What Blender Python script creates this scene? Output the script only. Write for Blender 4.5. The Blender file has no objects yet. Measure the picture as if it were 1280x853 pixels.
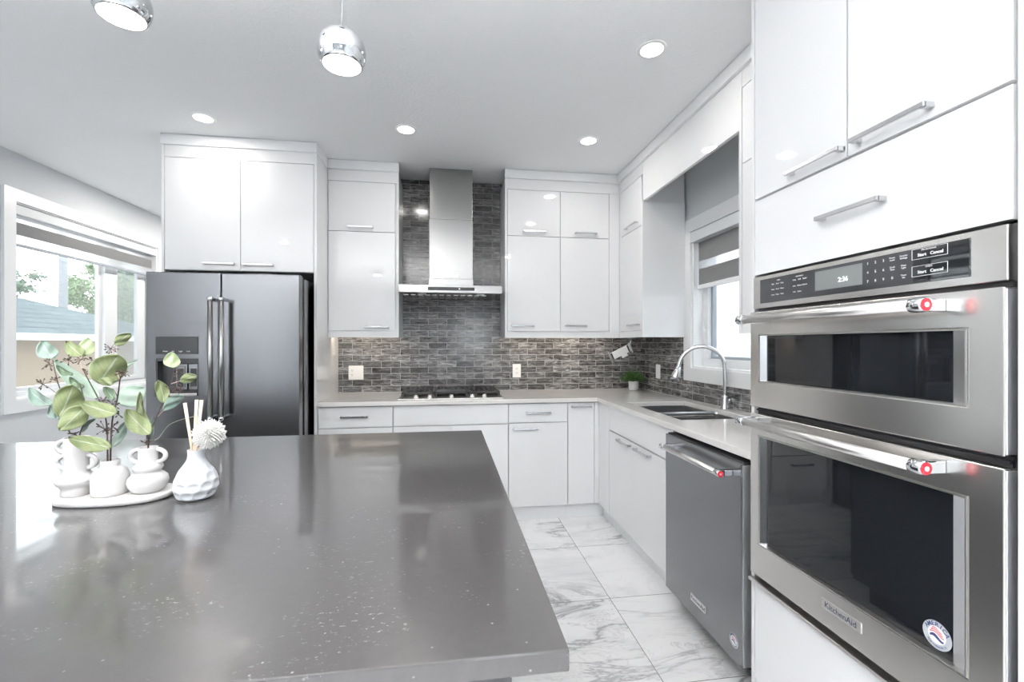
import bpy, bmesh, math, random
from mathutils import Vector, Matrix, Euler
random.seed(7)
PI = math.pi
SC = bpy.context.scene
COL = SC.collection

# ------------------------------------------------------------------ camera, world, exposure
FPX, YAW, CAMZ, HORIZON = 565.1, math.radians(8.1905), 1.3161, 430.44
cam_d = bpy.data.cameras.new('camera'); cam = bpy.data.objects.new('camera', cam_d); COL.objects.link(cam)
cam.location = (0, 0, CAMZ); cam.rotation_euler = (PI/2, 0, -YAW)
cam_d.sensor_width = 36.0; cam_d.lens = FPX/1280*36.0
cam_d.shift_y = (HORIZON-426.5)/1280; cam_d.clip_start = 0.02; cam_d.clip_end = 300
SC.camera = cam

world = bpy.data.worlds.new('sky'); SC.world = world; world.use_nodes = True
wn = world.node_tree; wn.nodes.clear()
w_out = wn.nodes.new('ShaderNodeOutputWorld'); w_bg = wn.nodes.new('ShaderNodeBackground')
w_bg.inputs['Color'].default_value = (0.90, 0.955, 1.0, 1); w_bg.inputs['Strength'].default_value = 5.0
wn.links.new(w_bg.outputs[0], w_out.inputs[0])
DOWNLIGHT_W, PENDANT_W = 2.4, 1.5
# added fill light behind the camera, thrown up at the ceiling
bl = bpy.data.lights.new('fill light', 'AREA'); bl.shape = 'RECTANGLE'; bl.size = 2.4; bl.size_y = 1.6; bl.energy = 310.0; bl.spread = math.radians(96); bl.color = (1.0, 0.985, 0.97)
bo = bpy.data.objects.new('added_fill_light', bl); COL.objects.link(bo); bo.location = (-1.2, -1.05, 0.3); bo.rotation_euler = (math.radians(180), 0, 0)

SC.view_settings.view_transform = 'Standard'; SC.view_settings.look = 'None'
SC.view_settings.exposure = 0.60; SC.view_settings.gamma = 1.0; SC.view_settings.use_curve_mapping = False
SC.cycles.use_denoising = True
SC.cycles.max_bounces = 10; SC.cycles.diffuse_bounces = 6; SC.cycles.glossy_bounces = 5
SC.cycles.transparent_max_bounces = 16; SC.cycles.transmission_bounces = 6
SC.cycles.caustics_reflective = False; SC.cycles.caustics_refractive = False
SC.cycles.sample_clamp_indirect = 6.0

# ------------------------------------------------------------------ room dimensions (metres)
D, R, H, LX = 3.9056, 1.7511, 2.704, -3.09          # back wall, right wall, ceiling, left wall
CT, CB = 0.914, 0.884                               # worktop top and underside
XL = -0.887                                         # right face of the fridge gable
UB = 1.367                                          # underside of the wall cabinets
UY, UX = 3.560, 1.405                               # faces of the wall cabinets
BY, BX = 3.296, 1.141                               # faces of the base cabinets
TX = 1.097                                          # face of the oven tower
REAR, NOOK = -5.0, 6.0

# ------------------------------------------------------------------ materials
def new_mat(name):
    m = bpy.data.materials.new(name); m.use_nodes = True
    nt = m.node_tree; nt.nodes.clear()
    return m, nt
def nd(nt, typ, props=None, **ins):
    n = nt.nodes.new(typ)
    for k, v in (props or {}).items(): setattr(n, k, v)
    for k, v in ins.items():
        key = int(k[1:]) if k[0] == 'i' and k[1:].isdigit() else k.replace('_', ' ')
        s = n.inputs[key]
        if hasattr(v, 'is_output'): nt.links.new(v, s)
        else:
            if isinstance(v, tuple) and len(v) == 3 and s.type == 'RGBA': v = v+(1,)
            s.default_value = v
    return n
def finish(nt, shader, disp=None):
    o = nt.nodes.new('ShaderNodeOutputMaterial'); nt.links.new(shader, o.inputs['Surface'])
def pbsdf(nt, **ins): return nd(nt, 'ShaderNodeBsdfPrincipled', None, **ins).outputs[0]
def mth(nt, op, a, b=0.0, c=0.0): return nd(nt, 'ShaderNodeMath', {'operation': op}, i0=a, i1=b, i2=c).outputs[0]
def ramp(nt, fac, stops, mode='LINEAR'):
    n = nt.nodes.new('ShaderNodeValToRGB'); n.color_ramp.interpolation = mode
    cr = n.color_ramp
    while len(cr.elements) < len(stops): cr.elements.new(0.5)
    for e, (p, c) in zip(cr.elements, stops):
        e.position = p; e.color = (c, c, c, 1) if not isinstance(c, tuple) else c+(1,)
    nt.links.new(fac, n.inputs[0]); return n.outputs[0]
def mixc(nt, fac, a, b, mode='MIX'):
    n = nt.nodes.new('ShaderNodeMix'); n.data_type = 'RGBA'; n.blend_type = mode
    for s, v in ((n.inputs[0], fac), (n.inputs[6], a), (n.inputs[7], b)):
        if hasattr(v, 'is_output'): nt.links.new(v, s)
        else: s.default_value = v+(1,) if isinstance(v, tuple) else v
    return n.outputs[2]
def objco(nt): return nd(nt, 'ShaderNodeTexCoord').outputs['Object']
def noise(nt, vec, scale, detail=3.0, rough=0.5, dist=0.0, dims='3D', w=None):
    n = nd(nt, 'ShaderNodeTexNoise', {'noise_dimensions': dims}, Scale=scale, Detail=detail, Roughness=rough, Distortion=dist)
    if vec is not None: nt.links.new(vec, n.inputs['Vector'])
    if w is not None: nt.links.new(w, n.inputs['W'])
    return n.outputs['Fac'] if 'Fac' in n.outputs else n.outputs[0]
def mapping(nt, vec, scale=(1, 1, 1), loc=(0, 0, 0)):
    return nd(nt, 'ShaderNodeMapping', None, Vector=vec, Scale=scale, Location=loc).outputs[0]
def bump(nt, h, strength, dist=0.01): return nd(nt, 'ShaderNodeBump', None, Height=h, Strength=strength, Distance=dist).outputs[0]

def simple(name, col, rough=0.5, metal=0.0, spec=0.5, coat=0.0, mottled=0.06, mscale=9.0, bumps=0.0, bscale=120.0):
    """a plain finish with a faint mottling of its own"""
    m, nt = new_mat(name); co = objco(nt)
    f = noise(nt, co, mscale, 3)
    c = mixc(nt, f, tuple(x*(1-mottled) for x in col), tuple(min(1, x*(1+mottled)) for x in col))
    kw = dict(Base_Color=c, Roughness=rough, Metallic=metal)
    if bumps: kw['Normal'] = bump(nt, noise(nt, co, bscale, 4), bumps, 0.004)
    s = nd(nt, 'ShaderNodeBsdfPrincipled', None, **kw)
    s.inputs['Specular IOR Level'].default_value = spec; s.inputs['Coat Weight'].default_value = coat
    s.inputs['Coat Roughness'].default_value = 0.03
    finish(nt, s.outputs[0]); return m
def steel(name, col, rough, axis=(3, 3, 260), bs=0.05, aniso=0.0):
    m, nt = new_mat(name); co = objco(nt)
    g = noise(nt, mapping(nt, co, axis), 1.0, 4, 0.6)
    c = mixc(nt, g, tuple(x*0.975 for x in col), tuple(min(1, x*1.025) for x in col))
    r = rough
    s = nd(nt, 'ShaderNodeBsdfPrincipled', None, Base_Color=c, Metallic=1.0, Roughness=r, **({'Normal': bump(nt, g, bs, 0.002)} if bs else {}))
    if aniso:
        s.inputs['Anisotropic'].default_value = aniso
        tg = nd(nt, 'ShaderNodeTangent', {'direction_type': 'RADIAL', 'axis': 'Z'})
        s.inputs['Anisotropic Rotation'].default_value = 0.25
        nt.links.new(tg.outputs[0], s.inputs['Tangent'])
    finish(nt, s.outputs[0]); return m
def emit(name, col, strength):
    m, nt = new_mat(name); e = nd(nt, 'ShaderNodeEmission', None, Color=col, Strength=strength); finish(nt, e.outputs[0]); return m

M = {}
M['gloss'] = simple('white gloss lacquer', (0.765, 0.77, 0.78), 0.03, mottled=0.01)
M['trimwhite'] = simple('white satin paint', (0.79, 0.80, 0.81), 0.32, mottled=0.015)
M['vinyl'] = simple('white vinyl', (0.74, 0.75, 0.765), 0.3, mottled=0.01)
M['wall'] = simple('grey wall paint', (0.60, 0.62, 0.64), 0.7, mottled=0.02, bumps=0.08, bscale=200)
M['cassette'] = simple('light grey blind cassette', (0.58, 0.60, 0.62), 0.4, mottled=0.02)
M['edge'] = simple('pale satin metal for lit sides', (0.86, 0.87, 0.90), 0.5, 1.0, mottled=0.01)  # paler metal, so the near sides of appliance doors look lit
M['plastic'] = simple('white plastic', (0.85, 0.85, 0.84), 0.35, mottled=0.01)
M['slot'] = simple('dark slot', (0.03, 0.03, 0.03), 0.6)
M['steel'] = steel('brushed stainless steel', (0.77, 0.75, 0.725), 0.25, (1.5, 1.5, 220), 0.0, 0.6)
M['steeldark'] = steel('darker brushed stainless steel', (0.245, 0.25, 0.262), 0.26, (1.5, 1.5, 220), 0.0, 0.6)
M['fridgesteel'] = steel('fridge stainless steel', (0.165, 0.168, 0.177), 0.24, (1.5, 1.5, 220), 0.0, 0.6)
M['fridgebar'] = steel('fridge handle steel', (0.42, 0.415, 0.41), 0.28, (60, 60, 60), 0.02)
M['hoodsteel'] = steel('hood stainless steel', (0.30, 0.298, 0.296), 0.24, (1.5, 1.5, 220), 0.0, 0.6)
M['handle'] = steel('satin nickel', (0.62, 0.63, 0.65), 0.25, (40, 40, 40), 0.02)
M['bar'] = steel('polished steel bar', (0.80, 0.78, 0.765), 0.30, (60, 60, 60), 0.02)
M['chrome'] = simple('chrome', (0.64, 0.65, 0.67), 0.04, 1.0, mottled=0.005)
M['faucet'] = simple('brushed chrome', (0.70, 0.71, 0.73), 0.13, 1.0, mottled=0.01)
M['sinksteel'] = steel('sink steel', (0.42, 0.42, 0.43), 0.3, (120, 120, 4), 0.03)
M['blackglass'] = simple('black glass', (0.008, 0.009, 0.011), 0.03, spec=0.6, mottled=0.1)
M['panelglass'] = simple('dark grey control glass', (0.035, 0.036, 0.04), 0.06, mottled=0.05)
M['screen'] = simple('grey display glass', (0.16, 0.17, 0.17), 0.08, mottled=0.03)
M['black'] = simple('black plastic', (0.014, 0.014, 0.016), 0.4)
M['gasket'] = simple('black rubber', (0.01, 0.01, 0.012), 0.6)
M['castiron'] = simple('cast iron', (0.022, 0.021, 0.022), 0.42, mottled=0.15, mscale=60, bumps=0.1)
M['griddle'] = simple('dark blue grey enamel', (0.045, 0.05, 0.068), 0.3)
M['red'] = simple('red enamel', (0.55, 0.015, 0.03), 0.25)
M['paint_text'] = simple('white print', (0.85, 0.86, 0.88), 0.5)
M['grey_text'] = simple('dark print', (0.05, 0.06, 0.09), 0.5)
M['navy'] = simple('navy print', (0.02, 0.04, 0.14), 0.4)
M['redprint'] = simple('red print', (0.5, 0.03, 0.04), 0.4)
M['stickergrey'] = simple('silver sticker', (0.45, 0.47, 0.50), 0.35)
M['ceramic'] = simple('matt white ceramic', (0.60, 0.592, 0.588), 0.5, mottled=0.02, mscale=30)
M['ceramic_blue'] = simple('bluish white ceramic', (0.68, 0.70, 0.73), 0.42, mottled=0.03, mscale=30)
M['reed'] = simple('pale reed', (0.74, 0.62, 0.50), 0.7, mottled=0.12, mscale=40)
M['petal'] = simple('white paper petals', (0.9, 0.89, 0.87), 0.7, mottled=0.02)
M['stem'] = simple('dark twig', (0.045, 0.028, 0.026), 0.7, mottled=0.2, mscale=60)
M['pinkstem'] = simple('pale pinkish stalk', (0.62, 0.42, 0.40), 0.6, mottled=0.1)
M['berry'] = simple('dark brown buds', (0.05, 0.028, 0.024), 0.6, mottled=0.2)
M['concrete'] = simple('pale grey concrete pot', (0.55, 0.55, 0.56), 0.7, mottled=0.08, mscale=50)
M['plantgreen'] = simple('bright green leaves', (0.035, 0.105, 0.014), 0.5, mottled=0.45, mscale=60)
M['soil'] = simple('potting soil', (0.03, 0.02, 0.015), 0.9)
M['dark_cab'] = simple('charcoal cabinet', (0.035, 0.036, 0.04), 0.35, mottled=0.05)
M['lens'] = emit('lit lamp lens', (1.0, 0.97, 0.92), 9.0)
M['ledlens'] = emit('lit strip', (1.0, 0.88, 0.72), 0.5)
M['hoodlens'] = simple('frosted hood lamp lens', (0.8, 0.8, 0.78), 0.3)
M['clock'] = emit('lit clock digits', (0.9, 0.97, 1.0), 1.6)

def mk_leaf(name, a, b, vein):
    m, nt = new_mat(name); co = objco(nt)
    f = noise(nt, co, 22, 3); g = noise(nt, co, 90, 2)
    c = mixc(nt, ramp(nt, f, [(0.3, 0.0), (0.7, 1.0)]), a, b)
    c = mixc(nt, ramp(nt, g, [(0.55, 0.0), (0.75, 0.5)]), c, vein)
    sep = nd(nt, 'ShaderNodeSeparateXYZ', None, i0=nd(nt, 'ShaderNodeTexCoord').outputs['UV'])
    e = mth(nt, 'ABSOLUTE', mth(nt, 'SUBTRACT', sep.outputs[1], 0.5))           # 0 at the midrib, 0.5 at the rim
    mid = ramp(nt, e, [(0.0, 1.0), (0.018, 0.8), (0.04, 0.0)])
    k = mth(nt, 'FRACT', mth(nt, 'MULTIPLY', mth(nt, 'SUBTRACT', sep.outputs[0], mth(nt, 'MULTIPLY', e, 0.75)), 7.0))
    side = ramp(nt, mth(nt, 'ABSOLUTE', mth(nt, 'SUBTRACT', k, 0.5)), [(0.0, 0.28), (0.05, 0.18), (0.10, 0.0)])
    rim = ramp(nt, e, [(0.465, 0.0), (0.49, 0.8)])
    lines = mth(nt, 'MAXIMUM', mth(nt, 'MAXIMUM', mid, side), rim)
    light = tuple(min(1.0, 0.45*x+0.36) for x in b)
    c = mixc(nt, mth(nt, 'MULTIPLY', lines, 0.75), c, light)
    p = pbsdf(nt, Base_Color=c, Roughness=0.55)
    t = nd(nt, 'ShaderNodeBsdfTranslucent', None, Color=c).outputs[0]
    finish(nt, nd(nt, 'ShaderNodeMixShader', None, i0=0.25, i1=p, i2=t).outputs[0]); return m
M['leaf_olive'] = mk_leaf('olive green leaf', (0.125, 0.165, 0.065), (0.25, 0.30, 0.14), (0.28, 0.23, 0.12))
M['leaf_blue'] = mk_leaf('blue green leaf', (0.17, 0.255, 0.215), (0.31, 0.40, 0.345), (0.42, 0.50, 0.44))
M['leaf_pale'] = mk_leaf('pale mint leaf', (0.44, 0.60, 0.50), (0.60, 0.72, 0.62), (0.70, 0.78, 0.70))
M['leaf_light'] = mk_leaf('light green leaf', (0.36, 0.46, 0.24), (0.50, 0.58, 0.36), (0.55, 0.60, 0.42))
M['leaf_dark'] = mk_leaf('dark green leaf', (0.07, 0.12, 0.07), (0.16, 0.24, 0.13), (0.2, 0.26, 0.16))

def mk_ceiling():
    m, nt = new_mat('white knockdown ceiling'); co = objco(nt)
    a = noise(nt, co, 55, 4, 0.6); b = ramp(nt, a, [(0.45, 0.0), (0.6, 1.0)])
    finish(nt, pbsdf(nt, Base_Color=mixc(nt, noise(nt, co, 2), (0.855, 0.865, 0.88), (0.875, 0.885, 0.895)), Roughness=0.85, Normal=bump(nt, b, 0.22, 0.004)))
    return m
M['ceiling'] = mk_ceiling()

def mk_quartz_dark():
    m, nt = new_mat('dark grey quartz'); co = objco(nt)
    base = mixc(nt, noise(nt, co, 60, 4, 0.7), (0.038, 0.036, 0.037), (0.060, 0.057, 0.058))
    v = nd(nt, 'ShaderNodeTexVoronoi', {'feature': 'F1'}, Vector=co, Scale=34.0, Randomness=1.0)
    sp = ramp(nt, v.outputs['Distance'], [(0.0, 1.0), (0.045, 0.75), (0.075, 0.0)])
    v2 = nd(nt, 'ShaderNodeTexVoronoi', {'feature': 'F1'}, Vector=mapping(nt, co, (1, 1, 1), (3.3, 1.7, 0)), Scale=7.0, Randomness=1.0)
    sp2 = ramp(nt, v2.outputs['Distance'], [(0.0, 1.0), (0.02, 1.0), (0.028, 0.0)])
    patches = ramp(nt, noise(nt, co, 3.2, 2), [(0.40, 0.15), (0.56, 1.0)])
    streak = ramp(nt, noise(nt, mapping(nt, co, (1.0, 1.7, 1.0)), 95.0, 4, 0.7), [(0.60, 0.0), (0.67, 1.0)])
    cluster = ramp(nt, noise(nt, co, 6.5, 4, 0.6), [(0.50, 0.0), (0.66, 1.0)])
    f = mth(nt, 'MAXIMUM', mth(nt, 'MULTIPLY', sp, mth(nt, 'MULTIPLY', patches, 0.55)), mth(nt, 'MULTIPLY', sp2, 0.6))
    f = mth(nt, 'MAXIMUM', f, mth(nt, 'MULTIPLY', mth(nt, 'MULTIPLY', streak, cluster), 0.5))
    c = mixc(nt, f, base, (0.55, 0.54, 0.53))
    finish(nt, pbsdf(nt, Base_Color=c, Roughness=0.285, IOR=1.5, Coat_Weight=0.7, Coat_Roughness=0.05, Coat_IOR=1.5))
    return m
M['quartz_dark'] = mk_quartz_dark()
def mk_quartz_light():
    m, nt = new_mat('light greige quartz'); co = objco(nt)
    c = mixc(nt, noise(nt, co, 90, 5, 0.75), (0.62, 0.60, 0.58), (0.74, 0.72, 0.70))
    c = mixc(nt, ramp(nt, noise(nt, co, 5, 3), [(0.4, 0.0), (0.7, 0.4)]), c, (0.78, 0.765, 0.745))
    finish(nt, pbsdf(nt, Base_Color=c, Roughness=0.1)); return m
M['quartz_light'] = mk_quartz_light()

def mk_tile(name, horizontal):
    """running-bond subway tile, streaked glass look; horizontal = 0 (runs along x) or 1 (runs along y)"""
    m, nt = new_mat(name); co = objco(nt)
    sep = nd(nt, 'ShaderNodeSeparateXYZ', None, i0=co)
    u = sep.outputs[horizontal]; v = mth(nt, 'SUBTRACT', sep.outputs[2], CT+0.002)
    uv = nd(nt, 'ShaderNodeCombineXYZ', None, X=u, Y=v).outputs[0]
    b = nd(nt, 'ShaderNodeTexBrick', {'offset': 0.5, 'offset_frequency': 2, 'squash': 1.0}, Vector=uv, Color1=(0, 0, 0), Color2=(1, 1, 1), Mortar=(0.5, 0.5, 0.5),
           Scale=1.0, Mortar_Size=0.0016, Mortar_Smooth=0.15, Bias=0.0, Brick_Width=0.155, Row_Height=0.0515)
    rnd = nd(nt, 'ShaderNodeSeparateColor', None, i0=b.outputs['Color']).outputs[0]
    w = mth(nt, 'MULTIPLY', rnd, 37.0)
    st = noise(nt, nd(nt, 'ShaderNodeCombineXYZ', None, X=mth(nt, 'MULTIPLY', u, 11.0), Y=mth(nt, 'MULTIPLY', v, 62.0)).outputs[0], 1.0, 6, 0.68, 1.0, '4D', w)
    body = ramp(nt, st, [(0.36, (0.016, 0.016, 0.017)), (0.46, (0.075, 0.073, 0.073)), (0.55, (0.165, 0.163, 0.163)), (0.68, (0.38, 0.38, 0.38))])
    tint = nd(nt, 'ShaderNodeMapRange', None, Value=rnd, i3=0.55, i4=1.5).outputs[0]
    tc = nd(nt, 'ShaderNodeCombineColor', None, i0=tint, i1=tint, i2=tint).outputs[0]
    body = mixc(nt, 1.0, body, tc, 'MULTIPLY')
    c = mixc(nt, b.outputs['Fac'], body, (0.44, 0.435, 0.43))
    r = nd(nt, 'ShaderNodeMapRange', None, Value=b.outputs['Fac'], i3=0.13, i4=0.7).outputs[0]
    h = mth(nt, 'SUBTRACT', mth(nt, 'MULTIPLY', st, 0.25), b.outputs['Fac'])
    finish(nt, pbsdf(nt, Base_Color=c, Roughness=r, Normal=bump(nt, h, 0.35, 0.002))); return m
M['tile_x'] = mk_tile('streaked grey glass subway tile', 0)
M['tile_y'] = mk_tile('streaked grey glass subway tile on side wall', 1)

def mk_marble():
    m, nt = new_mat('white marble floor tile'); co = objco(nt)
    sep = nd(nt, 'ShaderNodeSeparateXYZ', None, i0=co)
    T = 0.6
    fx = mth(nt, 'DIVIDE', mth(nt, 'SUBTRACT', sep.outputs[0], 0.834), T); fy = mth(nt, 'DIVIDE', mth(nt, 'SUBTRACT', sep.outputs[1], 0.443), T)
    ix = mth(nt, 'FLOOR', fx); iy = mth(nt, 'FLOOR', fy)
    wn_ = nd(nt, 'ShaderNodeTexWhiteNoise', {'noise_dimensions': '2D'}, Vector=nd(nt, 'ShaderNodeCombineXYZ', None, X=ix, Y=iy).outputs[0])
    off = nd(nt, 'ShaderNodeVectorMath', {'operation': 'SCALE'}, i0=wn_.outputs['Color'], Scale=40.0).outputs[0]
    p = nd(nt, 'ShaderNodeVectorMath', {'operation': 'ADD'}, i0=co, i1=off).outputs[0]
    # slanted coordinates: the veins run diagonally
    rot = nd(nt, 'ShaderNodeMapping', None, Vector=p, Rotation=(0, 0, 0.65), Scale=(0.75, 1.9, 1)).outputs[0]
    wp = noise(nt, rot, 1.5, 9, 0.60, 0.9)
    a1 = mth(nt, 'ABSOLUTE', mth(nt, 'SUBTRACT', wp, 0.5))
    v1 = ramp(nt, a1, [(0.0, 1.0), (0.006, 0.75), (0.022, 0.18), (0.07, 0.0)])
    wp2 = noise(nt, rot, 3.4, 8, 0.62, 1.4)
    a2 = mth(nt, 'ABSOLUTE', mth(nt, 'SUBTRACT', wp2, 0.47))
    v2 = ramp(nt, a2, [(0.0, 0.7), (0.005, 0.4), (0.02, 0.0)])
    msk = ramp(nt, noise(nt, rot, 1.2, 2), [(0.42, 0.1), (0.6, 1.0)])
    cloud = ramp(nt, noise(nt, rot, 1.7, 5, 0.6, 0.6), [(0.50, 0.0), (0.72, 0.5)])
    v = mth(nt, 'MULTIPLY', mth(nt, 'MAXIMUM', v1, mth(nt, 'MULTIPLY', v2, 0.8)), msk)
    c = mixc(nt, cloud, (0.86, 0.865, 0.872), (0.52, 0.53, 0.56))
    c = mixc(nt, mth(nt, 'MULTIPLY', v, 0.85), c, (0.23, 0.235, 0.26))
    ex = mth(nt, 'ABSOLUTE', mth(nt, 'SUBTRACT', mth(nt, 'FRACT', fx), 0.5)); ey = mth(nt, 'ABSOLUTE', mth(nt, 'SUBTRACT', mth(nt, 'FRACT', fy), 0.5))
    j = mth(nt, 'GREATER_THAN', mth(nt, 'MAXIMUM', ex, ey), 0.5-0.0016/T)
    c = mixc(nt, j, c, (0.10, 0.10, 0.10))
    rr = nd(nt, 'ShaderNodeMapRange', None, Value=j, i3=0.12, i4=0.7).outputs[0]
    finish(nt, pbsdf(nt, Base_Color=c, Roughness=rr)); return m
M['marble'] = mk_marble()

def mk_glass():
    m, nt = new_mat('window glass')
    fr = nd(nt, 'ShaderNodeFresnel', None, IOR=1.45).outputs[0]
    t = nd(nt, 'ShaderNodeBsdfTransparent', None, Color=(0.97, 0.985, 0.98)).outputs[0]
    g = nd(nt, 'ShaderNodeBsdfGlossy', None, Color=(1, 1, 1), Roughness=0.0).outputs[0]
    finish(nt, nd(nt, 'ShaderNodeMixShader', None, i0=mth(nt, 'MULTIPLY', fr, 0.4), i1=t, i2=g).outputs[0]); return m
M['glass'] = mk_glass()
def mk_veil(name, col, alpha, weave=True):
    m, nt = new_mat(name); co = objco(nt)
    g = noise(nt, mapping(nt, co, (300, 40, 300)), 1.0, 2)
    d = nd(nt, 'ShaderNodeBsdfDiffuse', None, Color=mixc(nt, g, tuple(x*0.8 for x in col), col)).outputs[0]
    tl = nd(nt, 'ShaderNodeBsdfTranslucent', None, Color=col).outputs[0]
    dd = nd(nt, 'ShaderNodeMixShader', None, i0=0.5, i1=d, i2=tl).outputs[0]
    t = nd(nt, 'ShaderNodeBsdfTransparent').outputs[0]
    finish(nt, nd(nt, 'ShaderNodeMixShader', None, i0=alpha, i1=t, i2=dd).outputs[0]); return m
M['sheer'] = mk_veil('sheer white blind fabric', (0.85, 0.86, 0.88), 0.45)
M['screenmesh'] = mk_veil('insect screen', (0.22, 0.24, 0.25), 0.35)
def mk_fabric():
    m, nt = new_mat('grey woven blind fabric'); co = objco(nt)
    g = noise(nt, mapping(nt, co, (500, 60, 700)), 1.0, 3, 0.7)
    c = mixc(nt, g, (0.17, 0.17, 0.173), (0.36, 0.36, 0.362))
    p = pbsdf(nt, Base_Color=c, Roughness=0.9)
    t = nd(nt, 'ShaderNodeBsdfTranslucent', None, Color=c).outputs[0]
    finish(nt, nd(nt, 'ShaderNodeMixShader', None, i0=0.25, i1=p, i2=t).outputs[0]); return m
M['fabric'] = mk_fabric()
# outside
def mk_shingle():
    m, nt = new_mat('blue grey asphalt shingles'); co = objco(nt)
    sep = nd(nt, 'ShaderNodeSeparateXYZ', None, i0=co)
    uv = nd(nt, 'ShaderNodeCombineXYZ', None, X=sep.outputs[1], Y=mth(nt, 'MULTIPLY', sep.outputs[0], 1.06)).outputs[0]
    b = nd(nt, 'ShaderNodeTexBrick', {'offset': 0.37}, Vector=uv, Color1=(0.062, 0.078, 0.086), Color2=(0.095, 0.115, 0.123), Mortar=(0.012, 0.016, 0.019), Scale=1.0, Mortar_Size=0.03, Brick_Width=1.1, Row_Height=0.30)
    c = mixc(nt, noise(nt, co, 30, 3), b.outputs['Color'], (0.10, 0.12, 0.128))
    finish(nt, pbsdf(nt, Base_Color=c, Roughness=0.95, Specular_IOR_Level=0.0)); return m
M['shingle'] = mk_shingle()
M['stucco_beige'] = simple('beige pebble stucco', (0.21, 0.165, 0.12), 0.95, mottled=0.35, mscale=38, bumps=0.5, bscale=60)
def mk_white_stucco():
    m, nt = new_mat('white trowelled stucco'); co = objco(nt)
    a = noise(nt, mapping(nt, co, (1, 4, 16)), 2.2, 5, 0.6, 0.8)
    c = mixc(nt, ramp(nt, a, [(0.35, 0.0), (0.6, 1.0)]), (0.66, 0.665, 0.67), (0.9, 0.9, 0.91))
    finish(nt, pbsdf(nt, Base_Color=c, Roughness=0.95, Normal=bump(nt, a, 0.5, 0.02))); return m
M['stucco_white'] = mk_white_stucco()
M['soffit'] = simple('white fascia', (0.85, 0.86, 0.88), 0.5)
M['fasciagrey'] = simple('grey drip edge', (0.32, 0.35, 0.39), 0.5)
M['bark'] = simple('grey bark', (0.16, 0.13, 0.11), 0.9, mottled=0.3)
M['polewood'] = simple('weathered pole wood', (0.13, 0.14, 0.155), 0.9, mottled=0.15)
M['foliage'] = simple('tree leaves', (0.09, 0.15, 0.06), 0.8, mottled=0.45, mscale=5)
M['foliage_pine'] = simple('pine needles', (0.08, 0.13, 0.085), 0.8, mottled=0.4, mscale=5)
M['pale_ground'] = simple('pale concrete bounce ground', (0.42, 0.42, 0.41), 0.95, mottled=0.4, mscale=3)  # ground made pale to bounce daylight up to the ceiling

# ------------------------------------------------------------------ mesh helpers
def bx(bm, x0, x1, y0, y1, z0, z1, b=0.0, seg=2, mi=0):
    if x0 > x1: x0, x1 = x1, x0
    if y0 > y1: y0, y1 = y1, y0
    if z0 > z1: z0, z1 = z1, z0
    vs = [bm.verts.new((x, y, z)) for x in (x0, x1) for y in (y0, y1) for z in (z0, z1)]
    fs = [bm.faces.new([vs[i] for i in q]) for q in ((0, 1, 3, 2), (4, 6, 7, 5), (0, 4, 5, 1), (2, 3, 7, 6), (0, 2, 6, 4), (1, 5, 7, 3))]
    for f in fs: f.material_index = mi
    if b > 0:
        es = list({e for f in fs for e in f.edges})
        bmesh.ops.bevel(bm, geom=es, offset=b, segments=seg, profile=0.5, affect='EDGES', material=mi)
    return bm
def grid_slab(bm, us, vs, fill, w0, w1, place, mi=0):
    """union of grid cells extruded from w0 to w1, no inner faces; place(u, v, w) gives xyz"""
    us, vs = sorted(us), sorted(vs); V = {}
    def vert(i, j, k):
        if (i, j, k) not in V: V[(i, j, k)] = bm.verts.new(place(us[i], vs[j], (w0, w1)[k]))
        return V[(i, j, k)]
    n, m_ = len(us)-1, len(vs)-1
    on = lambda i, j: 0 <= i < n and 0 <= j < m_ and fill(0.5*(us[i]+us[i+1]), 0.5*(vs[j]+vs[j+1]))
    for i in range(n):
        for j in range(m_):
            if not on(i, j): continue
            for k in (0, 1): bm.faces.new([vert(i, j, k), vert(i+1, j, k), vert(i+1, j+1, k), vert(i, j+1, k)])
            for di, dj, a, b in ((-1, 0, (i, j), (i, j+1)), (1, 0, (i+1, j), (i+1, j+1)), (0, -1, (i, j), (i+1, j)), (0, 1, (i, j+1), (i+1, j+1))):
                if not on(i+di, j+dj): bm.faces.new([vert(*a, 0), vert(*b, 0), vert(*b, 1), vert(*a, 1)])
    bmesh.ops.recalc_face_normals(bm, faces=bm.faces[:])
    return bm
def lathe(bm, prof, c=(0, 0, 0), n=32, axis='Z', mod=None, mi=0):
    """revolve (r, h) pairs; closed at both ends if r=0 there"""
    rings = []
    for r, h in prof:
        ring = []
        for k in range(n):
            a = 2*PI*k/n; rr = r if mod is None else r*mod(a, h)
            p = (rr*math.cos(a), rr*math.sin(a), h)
            if axis == 'X': p = (p[2], p[0], p[1])
            if axis == 'Y': p = (p[1], p[2], p[0])
            ring.append(bm.verts.new((p[0]+c[0], p[1]+c[1], p[2]+c[2])))
        rings.append(ring)
    for a, b in zip(rings[:-1], rings[1:]):
        for k in range(n):
            f = bm.faces.new([a[k], a[(k+1) % n], b[(k+1) % n], b[k]]); f.smooth = True; f.material_index = mi
    for ring, rev in ((rings[0], True), (rings[-1], False)):
        f = bm.faces.new(ring[::-1] if rev else ring); f.material_index = mi
    return bm
def cyl(bm, c, r, h, axis='Z', n=24, b=0.0, mi=0):
    p = [(r, 0), (r, h)] if b <= 0 else [(r-b, 0), (r, b), (r, h-b), (r-b, h)]
    return lathe(bm, p, c, n, axis, mi=mi)
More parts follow.
